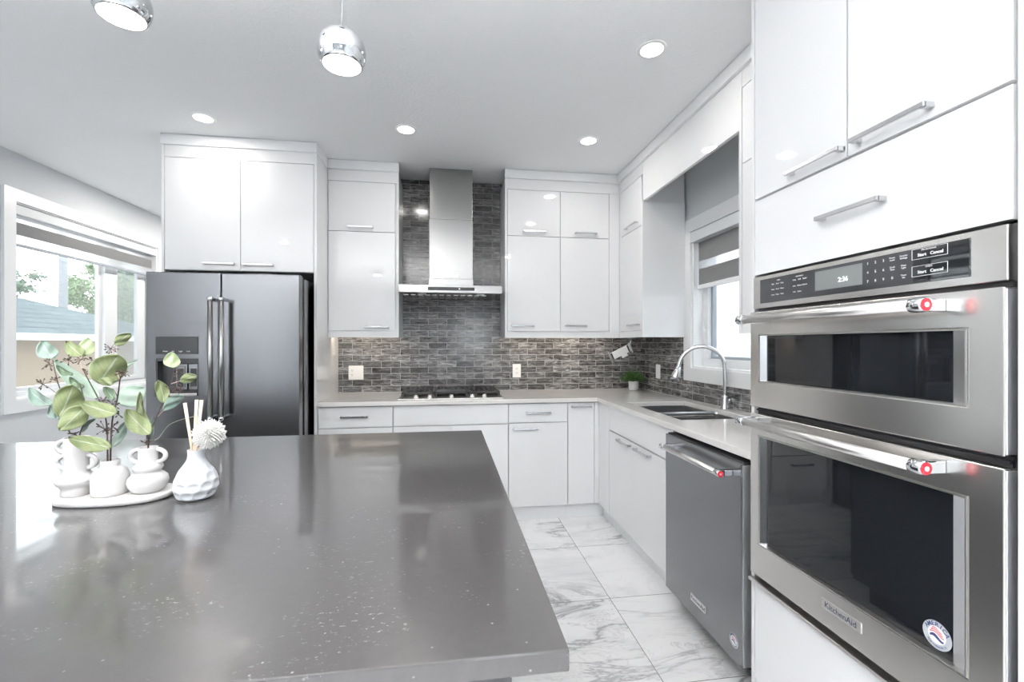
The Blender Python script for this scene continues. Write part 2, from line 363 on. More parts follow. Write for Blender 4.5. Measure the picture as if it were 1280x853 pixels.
def tube(bm, pts, rad, n=10, mi=0, cap=True):
    pts = [Vector(p) for p in pts]
    rads = rad if isinstance(rad, (list, tuple)) else [rad]*len(pts)
    t0 = (pts[1]-pts[0]).normalized()
    u = t0.orthogonal().normalized(); rings = []
    for i, p in enumerate(pts):
        t = (pts[min(i+1, len(pts)-1)]-pts[max(i-1, 0)]).normalized()
        u = (u-t*u.dot(t)).normalized(); v = t.cross(u)
        rings.append([bm.verts.new(p+(u*math.cos(2*PI*k/n)+v*math.sin(2*PI*k/n))*rads[i]) for k in range(n)])
    for a, b in zip(rings[:-1], rings[1:]):
        for k in range(n):
            f = bm.faces.new([a[k], a[(k+1) % n], b[(k+1) % n], b[k]]); f.smooth = True; f.material_index = mi
    if cap:
        bm.faces.new(rings[0][::-1]).material_index = mi; bm.faces.new(rings[-1]).material_index = mi
    return bm
def ball(bm, c, r, seg=16, rings=10, sx=1, sy=1, sz=1):
    prof = [(max(1e-5, math.sin(PI*i/rings)), -math.cos(PI*i/rings)) for i in range(rings+1)]
    s = len(bm.verts); lathe(bm, [(r*a, r*h) for a, h in prof], (0, 0, 0), seg)
    bm.verts.ensure_lookup_table()
    for v in bm.verts[s:]: v.co = Vector((v.co.x*sx+c[0], v.co.y*sy+c[1], v.co.z*sz+c[2]))
    return bm
def spline(pts, n=8):
    P = [Vector(p) for p in pts]; out = []
    for i in range(len(P)-1):
        p0, p1, p2, p3 = P[max(i-1, 0)], P[i], P[i+1], P[min(i+2, len(P)-1)]
        for k in range(n):
            t = k/n
            out.append(0.5*((2*p1)+(p2-p0)*t+(2*p0-5*p1+4*p2-p3)*t*t+(3*p1-p0-3*p2+p3)*t**3))
    out.append(P[-1]); return out
def BM(): return bmesh.new()

WORLD = {}                      # world position of each object's origin
def wpos(o): return WORLD.get(o.name, Vector((0, 0, 0)))
def link_mesh(name, me, parent=None, origin=None):
    o = bpy.data.objects.new(name, me); COL.objects.link(o)
    base = Vector(origin) if origin is not None else (wpos(parent) if parent else Vector((0, 0, 0)))
    WORLD[o.name] = base.copy()
    if parent: o.parent = parent; o.location = base-wpos(parent)
    else: o.location = base
    return o
def obj(name, bm, mat, parent=None, origin=None, smooth=None):
    """one mesh object from world-space geometry; its origin is its parent's (or origin)"""
    base = Vector(origin) if origin is not None else (wpos(parent) if parent else Vector((0, 0, 0)))
    bmesh.ops.recalc_face_normals(bm, faces=bm.faces[:]) if smooth != 'raw' else None
    bmesh.ops.translate(bm, verts=bm.verts[:], vec=-base)
    me = bpy.data.meshes.new(name); bm.to_mesh(me); bm.free()
    for m in (mat if isinstance(mat, (list, tuple)) else [mat]): me.materials.append(m)
    return link_mesh(name, me, parent, base)
def tag(o, label, cat, group=None):
    o['label'] = label; o['category'] = cat
    if group: o['group'] = group
    return o
def thing(name, label, cat, loc, group=None):
    o = bpy.data.objects.new(name, None); COL.objects.link(o); o.empty_display_size = 0.05
    o.location = loc; WORLD[o.name] = Vector(loc); return tag(o, label, cat, group)
def struct(name, bm, mat, parent=None):
    o = obj(name, bm, mat, parent); o['kind'] = 'structure'; return o
def plabel(o, label): o['label'] = label; return o
def at(px, py, Y):
    """point on the plane y = Y seen at pixel (px, py) of the 1280-wide frame"""
    u, v = (px-640)/FPX, -(py-HORIZON)/FPX; c, s = math.cos(YAW), math.sin(YAW)
    d = Vector((c*u+s, -s*u+c, v)); return Vector((0, 0, CAMZ))+d*(Y/d.y)
FACE_X = Matrix(((0, 0, -1), (-1, 0, 0), (0, 1, 0))).to_4x4()     # lettering on a face that looks to -x
FACE_Y = Matrix(((1, 0, 0), (0, 0, -1), (0, 1, 0))).to_4x4()      # lettering on a face that looks to -y
def text_into(bm, s, size, pos, face, depth=0.0006, spin=0.0, align='CENTER', bold=0.0):
    cu = bpy.data.curves.new('lettering', 'FONT'); cu.body = s; cu.size = size; cu.align_x = align; cu.align_y = 'CENTER'; cu.extrude = depth/2; cu.offset = bold
    cu.resolution_u = 3
    o = bpy.data.objects.new('lettering', cu); COL.objects.link(o)
    me = o.to_mesh(); 
    mat = Matrix.Translation(Vector(pos)) @ face @ Matrix.Rotation(spin, 4, 'Z')
    me.transform(mat); bm.from_mesh(me); o.to_mesh_clear()
    bpy.data.objects.remove(o); bpy.data.curves.remove(cu)
    return bm

# ================================================================== SETTING
bm = BM(); bx(bm, LX-0.15, R+0.15, REAR-0.15, NOOK+0.15, -0.1, 0.0); struct('floor', bm, M['marble'])
bm = BM(); bx(bm, LX-0.15, R+0.15, REAR-0.15, NOOK+0.15, H, H+0.12); struct('ceiling', bm, M['ceiling'])
bm = BM(); bx(bm, -1.875, R+0.15, D, D+0.14, 0, H); struct('wall_back', bm, M['wall'])
bm = BM(); bx(bm, LX-0.15, R+0.15, NOOK, NOOK+0.15, 0, H); struct('wall_nook', bm, M['wall'])
# left wall with the big window (window_1) and an added unseen one for daylight (added_window_3)
W1 = (3.735, 5.36, 0.909, 2.349); W3 = (-3.6, -2.0, 0.15, 2.4)
def hole(u, v, *ws): return not any(a < u < b and c < v < d for a, b, c, d in ws)
bm = BM(); grid_slab(bm, [REAR, W3[0], W3[1], W1[0], W1[1], NOOK], [0, W3[2], W1[2], W3[3], W1[3], H], lambda u, v: hole(u, v, W1, W3), LX-0.15, LX, lambda u, v, w: (w, u, v))
struct('wall_left', bm, M['wall'])
W2 = (1.95, 3.034, 1.146, 2.125)
bm = BM(); grid_slab(bm, [REAR, W2[0], W2[1], NOOK], [0, W2[2], W2[3], H], lambda u, v: hole(u, v, W2), R, R+0.15, lambda u, v, w: (w, u, v))
struct('wall_right', bm, M['wall'])
W4 = (0.2, 1.2, 0.9, 2.1)
bm = BM(); grid_slab(bm, [LX, W4[0], W4[1], R], [0, W4[2], W4[3], H], lambda u, v: hole(u, v, W4), REAR-0.15, REAR, lambda u, v, w: (u, w, v))
struct('wall_rear', bm, M['wall'])

def ring(bm, place, u0, u1, v0, v1, w, t0, t1):
    """rectangular frame of bar width w between depths t0 and t1"""
    grid_slab(bm, [u0, u0+w, u1-w, u1], [v0, v0+w, v1-w, v1], lambda u, v: not (u0+w < u < u1-w and v0+w < v < v1-w), t0, t1, place)
PX = lambda u, v, w: (w, u, v)
PY = lambda u, v, w: (u, w, v)

def empty_struct(name, loc):
    o = bpy.data.objects.new(name, None); COL.objects.link(o); o.location = loc; WORLD[o.name] = Vector(loc); o['kind'] = 'structure'; return o
# window_1: horizontal slider in the left wall
w1 = empty_struct('window_1', (LX, (W1[0]+W1[1])/2, W1[2]))
bm = BM(); ring(bm, PX, W1[0]-0.09, W1[1]+0.09, W1[2]-0.09, W1[3]+0.088, 0.09, LX, LX+0.018); obj('casing', bm, M['trimwhite'], w1)
bm = BM(); ring(bm, PX, W1[0], W1[1], W1[2], W1[3], 0.012, LX-0.10, LX+0.001); obj('jamb', bm, M['trimwhite'], w1)
bm = BM(); ring(bm, PX, W1[0]+0.005, W1[1]-0.005, W1[2]+0.005, W1[3]-0.005, 0.045, LX-0.145, LX-0.085); obj('frame', bm, M['vinyl'], w1)
bm = BM(); ring(bm, PX, W1[0]+0.045, 4.74, W1[2]+0.045, W1[3]-0.045, 0.035, LX-0.14, LX-0.115); fs = obj('fixed_sash', bm, M['vinyl'], w1)
bm = BM(); bx(bm, LX-0.130, LX-0.126, W1[0]+0.075, 4.71, W1[2]+0.075, W1[3]-0.075); obj('pane', bm, M['glass'], fs)
bm = BM(); grid_slab(bm, [4.74, 4.90, 5.19, 5.32], [W1[2]+0.045, W1[2]+0.09, W1[3]-0.09, W1[3]-0.045], lambda u, v: not (4.9 < u < 5.19 and W1[2]+0.09 < v < W1[3]-0.09), LX-0.115, LX-0.085, PX); ss = obj('sliding_sash', bm, M['vinyl'], w1)
bm = BM(); bx(bm, LX-0.102, LX-0.098, 4.89, 5.20, W1[2]+0.08, W1[3]-0.08); obj('pane', bm, M['glass'], ss)
bm = BM(); bx(bm, LX-0.143, LX-0.1425, 4.74, 5.31, W1[2]+0.05, W1[3]-0.05); obj('insect_screen', bm, M['screenmesh'], w1)
# window_2: over the sink
w2 = empty_struct('window_2', (R, (W2[0]+W2[1])/2, W2[2]))
bm = BM(); ring(bm, PX, W2[0]-0.095, W2[1]+0.098, W2[2]-0.094, W2[3]+0.092, 0.094, R-0.018, R); obj('casing', bm, M['trimwhite'], w2)
bm = BM(); ring(bm, PX, W2[0], W2[1], W2[2], W2[3], 0.012, R-0.001, R+0.10); obj('jamb', bm, M['trimwhite'], w2)
bm = BM(); ring(bm, PX, W2[0]+0.005, W2[1]-0.005, W2[2]+0.005, W2[3]-0.005, 0.062, R+0.075, R+0.145); obj('frame', bm, M['vinyl'], w2)
bm = BM(); ring(bm, PX, W2[0]+0.066, W2[1]-0.066, W2[2]+0.066, W2[3]-0.066, 0.02, R+0.1, R+0.13); sh = obj('sash', bm, M['fasciagrey'], w2)
bm = BM(); bx(bm, R+0.112, R+0.116, W2[0]+0.08, W2[1]-0.08, W2[2]+0.08, W2[3]-0.08); obj('pane', bm, M['glass'], sh)
bm = BM(); bx(bm, R+0.062, R+0.076, 2.985, 3.0, 1.37, 1.42, 0.003); bx(bm, R+0.05, R+0.064, 2.988, 2.998, 1.395, 1.47, 0.004); obj('sash_lock', bm, M['vinyl'], w2)
# unseen windows added behind the camera to let daylight in
for nm, W, pl, a, b in (('added_window_3', W3, PX, LX-0.12, LX-0.05), ('added_window_4', W4, PY, REAR-0.12, REAR-0.05)):
    wo = empty_struct(nm, pl((W[0]+W[1])/2, W[2], a))
    bm = BM(); ring(bm, pl, W[0], W[1], W[2], W[3], 0.07, a, b); obj('frame', bm, M['vinyl'], wo)
    bm = BM(); mid = (W[0]+W[1])/2
    p0, p1 = pl(mid-0.04, W[2]+0.07, a), pl(mid+0.04, W[3]-0.07, b); bx(bm, p0[0], p1[0], p0[1], p1[1], p0[2], p1[2]); obj('mullion', bm, M['vinyl'], wo)
    p0, p1 = pl(W[0]+0.05, W[2]+0.05, a+0.03), pl(W[1]-0.05, W[3]-0.05, a+0.034); bm = BM(); bx(bm, p0[0], p1[0], p0[1], p1[1], p0[2], p1[2]); obj('pane', bm, M['glass'], wo)
# light portals so daylight samples come through the openings
def portal(loc, rot, sx, sy):
    l = bpy.data.lights.new('daylight portal', 'AREA'); l.shape = 'RECTANGLE'; l.size = sx; l.size_y = sy; l.cycles.is_portal = True
    o = bpy.data.objects.new('daylight_portal', l); COL.objects.link(o); o.location = loc; o.rotation_euler = rot
portal((LX-0.16, (W1[0]+W1[1])/2, (W1[2]+W1[3])/2), (PI/2, 0, -PI/2), W1[1]-W1[0], W1[3]-W1[2])
portal((LX-0.16, (W3[0]+W3[1])/2, (W3[2]+W3[3])/2), (PI/2, 0, -PI/2), W3[1]-W3[0], W3[3]-W3[2])
portal(((W4[0]+W4[1])/2, REAR-0.16, (W4[2]+W4[3])/2), (PI/2, 0, PI), W4[1]-W4[0], W4[3]-W4[2])
portal((R+0.16, (W2[0]+W2[1])/2, (W2[2]+W2[3])/2), (PI/2, 0, PI/2), W2[1]-W2[0], W2[3]-W2[2])

# tiled backsplash (T shape on the back wall, L shape on the right wall)
XG1, XG2 = -0.366, 0.456                            # gables either side of the hood
bm = BM(); grid_slab(bm, [XL, XG1-0.02, XG2+0.02, R], [CT, UB+0.03, H], lambda u, v: v < UB+0.03 or XG1-0.02 < u < XG2+0.02, D-0.010, D, PY)
struct('wall_back_tiles', bm, M['tile_x'])
bm = BM(); grid_slab(bm, [1.51, W2[0]-0.096, W2[1]+0.099, D-0.0105], [CT, W2[2]-0.095, UB+0.03], lambda u, v: v < W2[2]-0.095 or not (W2[0]-0.096 < u < W2[1]+0.099), R-0.010, R, PX)
struct('wall_right_tiles', bm, M['tile_y'])

# crown mouldings along the cabinet tops
CRZ = 2.634
def crown(name, x0, x1, y0, y1): 
    bm = BM(); bx(bm, x0, x1, y0, y1, CRZ, H-0.002, 0.002); struct(name, bm, M['trimwhite'])
crown('trim_1', -1.862, XL+0.003, 3.262, 3.30)
crown('trim_2', XL-0.035, XL+0.003, 3.30, 3.545)
crown('trim_3', XL+0.0035, XG1+0.003, 3.538, 3.565)
crown('trim_4', XG2-0.003, 1.383, 3.538, 3.565)
crown('trim_5', 1.383, 1.41, 1.512, 3.565)

# ================================================================== CABINETS
G = 0.0021                                          # half the gap between fronts
def front(name, axis, face, a0, a1, z0, z1, parent, mat=None, th=0.018, hnd=None, b=0.0012, label=None):
    """door or drawer front; hnd = (a0, a1, z) of its bar handle"""
    bm = BM()
    if axis == 'y': bx(bm, a0+G, a1-G, face, face+th, z0+G, z1-G, b)
    else: bx(bm, face, face+th, a0+G, a1-G, z0+G, z1-G, b)
    d = obj(name, bm, mat or M['gloss'], parent)
    if label: plabel(d, label)
    if hnd:
        h0, h1, z = hnd; so, t, hh = 0.03, 0.008, 0.012
        bm = BM()
        def part(a, c, w0, w1):
            if axis == 'y': bx(bm, a, c, face-w1, face-w0, z-hh/2, z+hh/2, 0.001)
            else: bx(bm, face-w1, face-w0, a, c, z-hh/2, z+hh/2, 0.001)
        part(h0, h1, so-t, so); part(h0, h0+0.014, 0, so-t/2); part(h1-0.014, h1, 0, so-t/2)
        obj('handle', bm, M['handle'], d)
    return d
def carcass(parent, x0, x1, y0, y1, z0, z1, name='body', mat=None):
    bm = BM(); bx(bm, x0, x1, y0, y1, z0, z1); return obj(name, bm, mat or M['gloss'], parent)
def upper(name, label, loc): return thing(name, label, 'cabinet', loc)

# fridge surround: gables and the deep cabinet above
bm = BM(); bx(bm, XL-0.018, XL, 3.272, D-0.002, 0, CRZ, 0.001); tag(obj('end_panel', bm, M['gloss'], origin=(XL, 3.6, 0)), 'tall white gloss end panel on the right side of the fridge', 'panel')
bm = BM(); bx(bm, -1.860, -1.843, 3.272, D-0.002, 0, CRZ, 0.001); tag(obj('end_panel', bm, M['gloss'], origin=(-1.85, 3.6, 0)), 'tall white gloss end panel on the left side of the fridge', 'panel')
t = upper('wall_cabinet', 'deep white gloss two-door cabinet above the stainless fridge', (-1.374, 3.6, 1.808))
carcass(t, -1.842, -0.906, 3.292, D-0.002, 1.808, CRZ)
bm = BM(); bx(bm, -1.842, -0.906, 3.276, 3.292, 2.556, CRZ); obj('frieze', bm, M['gloss'], t)
front('door', 'y', 3.274, -1.842, -1.376, 1.808, 2.554, t, hnd=(-1.60, -1.41, 1.855))
front('door', 'y', 3.274, -1.376, -0.906, 1.808, 2.554, t, hnd=(-1.352, -1.165, 1.852))
# upper cabinet left of the hood
t = upper('wall_cabinet', 'single-width white gloss wall cabinet between the fridge panel and the range hood', (-0.63, 3.73, UB))
carcass(t, XL+0.001, XG1-0.019, UY+0.02, D-0.012, 1.40, CRZ)
bm = BM(); bx(bm, XG1-0.018, XG1, UY-0.002, D-0.012, UB, CRZ, 0.001); obj('gable', bm, M['gloss'], t)
bm = BM(); bx(bm, XL+0.001, XG1-0.0185, UY, UY+0.018, UB, 1.415, 0.001); obj('light_rail', bm, M['gloss'], t)
bm = BM(); bx(bm, XL+0.001, XG1-0.0185, UY+0.003, UY+0.02, 2.552, CRZ); obj('frieze', bm, M['gloss'], t)
front('door', 'y', UY, XL+0.002, -0.392, 2.171, 2.55, t, hnd=(-0.738, -0.555, 2.204))
front('door', 'y', UY, XL+0.002, -0.392, 1.417, 2.171, t, hnd=(-0.614, -0.436, 1.447))
# upper cabinet right of the hood
t = upper('wall_cabinet', 'double-width white gloss four-door wall cabinet right of the range hood', (0.9, 3.73, UB))
carcass(t, XG2+0.019, 1.40, UY+0.02, D-0.012, 1.40, CRZ)
bm = BM(); bx(bm, XG2, XG2+0.018, UY-0.002, D-0.012, UB, CRZ, 0.001); obj('gable', bm, M['gloss'], t)
bm = BM(); bx(bm, XG2+0.0185, UX, UY, UY+0.018, UB, 1.415, 0.001); obj('light_rail', bm, M['gloss'], t)
bm = BM(); bx(bm, XG2+0.0185, UX, UY+0.003, UY+0.02, 2.552, CRZ); obj('frieze', bm, M['gloss'], t)
bm = BM(); bx(bm, 1.319, UX, UY+0.001, UY+0.018, 1.417, 2.55, 0.0008); obj('filler', bm, M['gloss'], t)
for a0, a1, hs in ((0.475, 0.906, ((0.602, 0.785, 2.217), (0.505, 0.687, 1.462))), (0.906, 1.317, ((1.025, 1.208, 2.214), (0.944, 1.122, 1.464)))):
    front('door', 'y', UY, a0, a1, 2.18, 2.55, t, hnd=hs[0]); front('door', 'y', UY, a0, a1, 1.417, 2.18, t, hnd=hs[1])
# corner wall cabinet on the right wall
t = upper('wall_cabinet', 'white gloss corner wall cabinet left of the sink window', (1.58, 3.33, UB))
carcass(t, UX+0.02, R-0.012, 3.128, D-0.012, 1.40, CRZ)
bm = BM(); bx(bm, UX-0.002, R-0.019, 3.108, 3.127, UB, CRZ-0.28, 0.001); obj('end_panel', bm, M['gloss'], t)
bm = BM(); bx(bm, UX, UX+0.018, 3.128, UY-0.001, UB, 1.415, 0.001); obj('light_rail', bm, M['gloss'], t)
bm = BM(); bx(bm, UX, UX+0.018, 3.109, UY-0.001, 2.552, CRZ); obj('frieze', bm, M['gloss'], t)
bm = BM(); bx(bm, UX+0.001, UX+0.018, 3.528, UY-0.001, 1.417, 2.55); obj('filler', bm, M['gloss'], t)
front('door', 'x', UX, 3.13, 3.527, 2.185, 2.55, t, hnd=(3.185, 3.40, 2.222)); front('door', 'x', UX, 3.13, 3.527, 1.417, 2.185, t, hnd=(3.155, 3.34, 1.46))
# bridge valance over the window
bm = BM(); bx(bm, UX, UX+0.02, 2.0165, 3.1075, 2.354, CRZ, 0.001)
tag(obj('valance_panel', bm, M['gloss'], origin=(UX, 2.56, 2.354)), 'long white gloss valance panel spanning above the sink window', 'panel')
# narrow cabinet between window and oven tower
t = upper('wall_cabinet', 'white gloss wall cabinet squeezed between sink window and oven tower', (1.58, 1.76, UB))
carcass(t, UX+0.02, R-0.02, 1.512, 1.995, 1.40, CRZ)
bm = BM(); bx(bm, UX-0.002, R-0.02, 1.996, 2.016, UB, CRZ, 0.001); obj('end_panel', bm, M['gloss'], t)
bm = BM(); bx(bm, UX, UX+0.018, 1.512, 1.995, 1.367, 1.415); obj('light_rail', bm, M['gloss'], t)
bm = BM(); bx(bm, UX, UX+0.018, 1.512, 1.995, 2.552, CRZ); obj('frieze', bm, M['gloss'], t)
front('door', 'x', UX, 1.512, 1.995, 2.183, 2.55, t); front('door', 'x', UX, 1.512, 1.995, 1.417, 2.183, t)

# added, unseen warm LED strips under the wall cabinets on the back wall
def added_led_strip(x0, x1, y, label):
    t = thing('added_led_strip', label, 'light strip', ((x0+x1)/2, y, UB+0.033))
    bm = BM(); bx(bm, x0, x1, y-0.008, y+0.008, 1.388, 1.3995, 0.001); obj('housing', bm, M['plastic'], t)
    bm = BM(); bx(bm, x0+0.01, x1-0.01, y-0.006, y+0.006, 1.3865, 1.388); obj('diffuser', bm, M['ledlens'], t)
    l = bpy.data.lights.new('strip glow', 'AREA'); l.shape = 'RECTANGLE'; l.size = x1-x0; l.size_y = 0.012; l.energy = 1.5*(x1-x0); l.color = (1.0, 0.86, 0.70)
    o = bpy.data.objects.new('strip_glow', l); COL.objects.link(o); o.parent = t; o.location = (0, 0.009, -0.013); o.rotation_euler = (math.radians(55), 0, 0)
added_led_strip(XL+0.04, XG1-0.04, 3.66, 'added warm light strip hidden under the wall cabinet left of the hood')
added_led_strip(XG2+0.04, 1.36, 3.66, 'added warm light strip hidden under the wall cabinet right of the hood')

# base cabinets, back run
def base(label, x0, x1, xt=None): 
    t = thing('base_cabinet', label, 'cabinet', ((x0+x1)/2, 3.6, 0))
    carcass(t, x0, x1, BY+0.019, D-0.012, 0.10, CB-0.001)
    bm = BM(); bx(bm, x0, xt or x1, 3.345, 3.36, 0, 0.0995); obj('toe_kick', bm, M['trimwhite'], t); return t
t = base('white gloss base cabinet beside the fridge panel, left of the cooktop', XL+0.001, -0.3785)
front('drawer', 'y', BY, XL+0.002, -0.3795, 0.729, CB-0.006, t, hnd=(-0.734, -0.548, 0.808)); front('drawer', 'y', BY, XL+0.002, -0.3795, 0.415, 0.727, t, hnd=(-0.734, -0.548, 0.65)); front('drawer', 'y', BY, XL+0.002, -0.3795, 0.112, 0.413, t, hnd=(-0.734, -0.548, 0.34))
t = base('wide white gloss base cabinet directly under the gas cooktop', -0.3775, 0.4475)
front('false_front', 'y', BY, -0.377, 0.447, 0.731, CB-0.006, t)
front('door', 'y', BY, -0.377, 0.033, 0.112, 0.729, t); front('door', 'y', BY, 0.033, 0.447, 0.112, 0.729, t)
t = base('white gloss base cabinet with drawer over door, right of the cooktop', 0.4485, 0.8965)
front('drawer', 'y', BY, 0.449, 0.896, 0.735, CB-0.006, t, hnd=(0.576, 0.764, 0.808)); front('door', 'y', BY, 0.449, 0.896, 0.112, 0.733, t, hnd=(0.480, 0.666, 0.692))
t = base('narrow white gloss pull-out cabinet in the inner corner of the base run', 0.8975, 1.125, 1.1905)
bm = BM(); bx(bm, 1.106, 1.139, BY+0.001, BY+0.018, 0.112, CB-0.006); obj('filler', bm, M['gloss'], t)
front('door', 'y', BY, 0.898, 1.104, 0.112, CB-0.006, t, hnd=(0.920, 1.076, 0.848))
# base cabinets, right run
t = thing('base_cabinet', 'white gloss two-door sink cabinet left of the dishwasher', 'cabinet', (1.45, 2.7, 0))
carcass(t, BX+0.019, R-0.012, 2.155, 3.312, 0.10, CB-0.26)
bm = BM(); bx(bm, BX+0.019, BX+0.05, 2.155, 3.312, CB-0.26, CB-0.001); obj('front_rail', bm, M['gloss'], t)
bm = BM(); bx(bm, 1.191, 1.206, 2.155, 3.34, 0, 0.0995); obj('toe_kick', bm, M['trimwhite'], t)
bm = BM(); bx(bm, BX, BX+0.018, 3.082, BY+0.012, 0.104, CB-0.006, 0.001); obj('filler', bm, M['gloss'], t)
front('false_front', 'x', BX, 2.158, 3.078, 0.709, CB-0.006, t)
front('door', 'x', BX, 2.671, 3.078, 0.106, 0.706, t, hnd=(2.69, 2.885, 0.679)); front('door', 'x', BX-0.004, 2.158, 2.666, 0.106, 0.706, t, hnd=(2.40, 2.60, 0.683))

# oven tower
TB, TF = 1.505, 0.712                               # far and near sides
t = thing('oven_tower', 'tall white gloss cabinet tower housing the double wall oven', 'cabinet', (1.42, 1.11, 0))
for nm, y0, y1 in (('gable', 1.489, TB), ('gable', 0.700, 0.729)):
    bm = BM(); bx(bm, TX, R-0.003, y0, y1, 0, H-0.003, 0.001); obj(nm, bm, M['gloss'], t)
carcass(t, TX+0.02, R-0.003, 0.730, 1.488, 1.562, H-0.003, 'upper_box'); carcass(t, TX+0.02, R-0.003, 0.730, 1.488, 0.105, 0.47, 'lower_box')
bm = BM(); bx(bm, TX+0.07, TX+0.085, 0.730, 1.488, 0, 0.1045); obj('toe_kick', bm, M['black'], t)
front('door', 'x', TX, 1.109, 1.487, 1.833, 2.69, t, hnd=(1.112, 1.310, 1.861)); front('door', 'x', TX, 0.735, 1.107, 1.833, 2.69, t, hnd=(0.880, 1.075, 1.862))
front('lift_up_door', 'x', TX, 0.735, 1.487, 1.560, 1.829, t, hnd=(0.992, 1.190, 1.684))
front('drawer', 'x', TX, 0.733, 1.487, 0.115, 0.462, t)

# ================================================================== WORKTOPS
SK = (1.231, 1.652, 2.245, 2.975)                    # sink cut-out
def wt(u, v): return (v > 3.262 or u > 1.116) and not (SK[0] < u < SK[1] and SK[2] < v < SK[3])
bm = BM(); grid_slab(bm, [XL+0.001, 1.116, SK[0], SK[1], R-0.0105], [TB+0.001, SK[2], SK[3], 3.262, D-0.0105], wt, CB, CT, lambda u, v, w: (u, v, w))
o = obj('worktop', bm, M['quartz_light'], origin=(1.4, 3.5, CB))
tag(o, 'continuous L-shaped pale greige quartz worktop along the back and right walls', 'worktop')
mod = o.modifiers.new('bevel', 'BEVEL'); mod.width = 0.003; mod.segments = 2; mod.limit_method = 'ANGLE'
# sink
t = thing('kitchen_sink', 'double-bowl undermount stainless sink in the worktop below the window', 'sink', ((SK[0]+SK[1])/2, (SK[2]+SK[3])/2, CB-0.22))
def bowl(x0, x1, y0, y1, z0):
    bm = BM(); bx(bm, x0, x1, y0, y1, z0, CB-0.001, 0.03, 3)
    top = [f for f in bm.faces if f.normal.z > 0.5 and f.calc_center_median().z > CB-0.03]
    bmesh.ops.delete(bm, geom=[f for f in bm.faces if f.calc_center_median().z > CB-0.032 and abs(f.normal.z) > 0.3], context='FACES')
    bmesh.ops.translate(bm, verts=[v for v in bm.verts if v.co.z > CB-0.04], vec=(0, 0, 0.029))
    for f in bm.faces: f.smooth = True
    o = obj('bowl', bm, M['sinksteel'], t); m_ = o.modifiers.new('thickness', 'SOLIDIFY'); m_.thickness = 0.0012; m_.offset = 1; return o
b1 = bowl(SK[0]-0.008, SK[1]+0.008, 2.612, SK[3]+0.008, CB-0.21); b2 = bowl(SK[0]-0.008, SK[1]+0.008, SK[2]-0.008, 2.592, CB-0.20)
bm = BM(); bx(bm, SK[0]-0.006, SK[1]+0.006, 2.591, 2.613, CB-0.02, CB-0.004, 0.004); obj('divider', bm, M['steel'], t)
for yy, par, zz in ((2.80, b1, CB-0.2095), (2.42, b2, CB-0.1995)):
    bm = BM(); lathe(bm, [(0.042, 0), (0.042, 0.003), (0.03, 0.003), (0.028, 0.0015)], ((SK[0]+SK[1])/2, yy, zz), 24); obj('drain', bm, M['steel'], par)
# faucet
fb = Vector((1.698, 2.572, CT)); dirv = Vector((-0.235, 0.13, 0)).normalized()
t = thing('faucet', 'tall chrome gooseneck pull-down faucet behind the sink', 'faucet', fb)
bm = BM(); lathe(bm, [(0.027, 0.0), (0.027, 0.006), (0.023, 0.012), (0.022, 0.075), (0.019, 0.085)], tuple(fb), 24); obj('base', bm, M['faucet'], t)
ctrl = [fb+Vector((0, 0, 0.07)), fb+Vector((0, 0, 0.22))]
RR = 0.134
for k in range(1, 10):
    a = PI*k/10*1.0
    ctrl.append(fb+Vector((0, 0, 0.247))+dirv*(RR-RR*math.cos(a))+Vector((0, 0, RR*math.sin(a)*1.05)))
ctrl.append(fb+dirv*(2*RR+0.004)+Vector((0, 0, 0.245)))
bm = BM(); tube(bm, spline(ctrl, 5), 0.0125, 16); obj('spout', bm, M['faucet'], t)
e0 = fb+dirv*(2*RR+0.002)+Vector((0, 0, 0.258)); e1 = e0+dirv*0.022+Vector((0, 0, -0.085))
bm = BM(); tube(bm, [e0, e0.lerp(e1, 0.15), e0.lerp(e1, 0.2), e0.lerp(e1, 0.75), e1], [0.0140, 0.016, 0.0185, 0.030, 0.0295], 20); sp = obj('spray_head', bm, M['faucet'], t)
bm = BM(); tube(bm, [e1+Vector((0, 0, 0.001)), e1+(e1-e0).normalized()*0.003], 0.025, 20); obj('nozzle', bm, M['black'], sp)
bm = BM(); lathe(bm, [(0.014, 0), (0.016, 0.006), (0.016, 0.03), (0.013, 0.036)], tuple(fb+Vector((0.016, -0.0, 0.055))), 20, 'X')
tube(bm, spline([fb+Vector((0.04, 0, 0.06)), fb+Vector((0.052, -0.03, 0.066)), fb+Vector((0.056, -0.075, 0.078))], 5), [0.009]*4+[0.007]*4+[0.006]*3, 12); obj('lever', bm, M['faucet'], t)

# ================================================================== ISLAND
IX1, IY0, IY1, IX0 = 0.160, 0.578, 2.112, -2.35
bm = BM(); bx(bm, IX0, IX1, IY0, IY1, CB+0.0005, CT, 0.0025)
tag(obj('island_worktop', bm, M['quartz_dark'], origin=(-1, 1.3, CB)), 'large dark grey speckled quartz island top in the foreground', 'worktop')
t = thing('kitchen_island', 'charcoal island base hidden beneath the dark quartz top', 'island', (-1.05, 1.4, 0))
bm = BM(); bx(bm, IX0+0.1, 0.115, 0.80, 2.07, 0.1, CB, 0.002); obj('body', bm, M['dark_cab'], t)
bm = BM(); bx(bm, IX0+0.15, 0.07, 0.85, 2.02, 0, 0.1); obj('plinth', bm, M['black'], t)
for i in range(4):
    a = IX0+0.1+i*0.5915; front('door', 'y', 2.0705, a+0.004, a+0.588, 0.115, CB-0.01, t, M['dark_cab'])

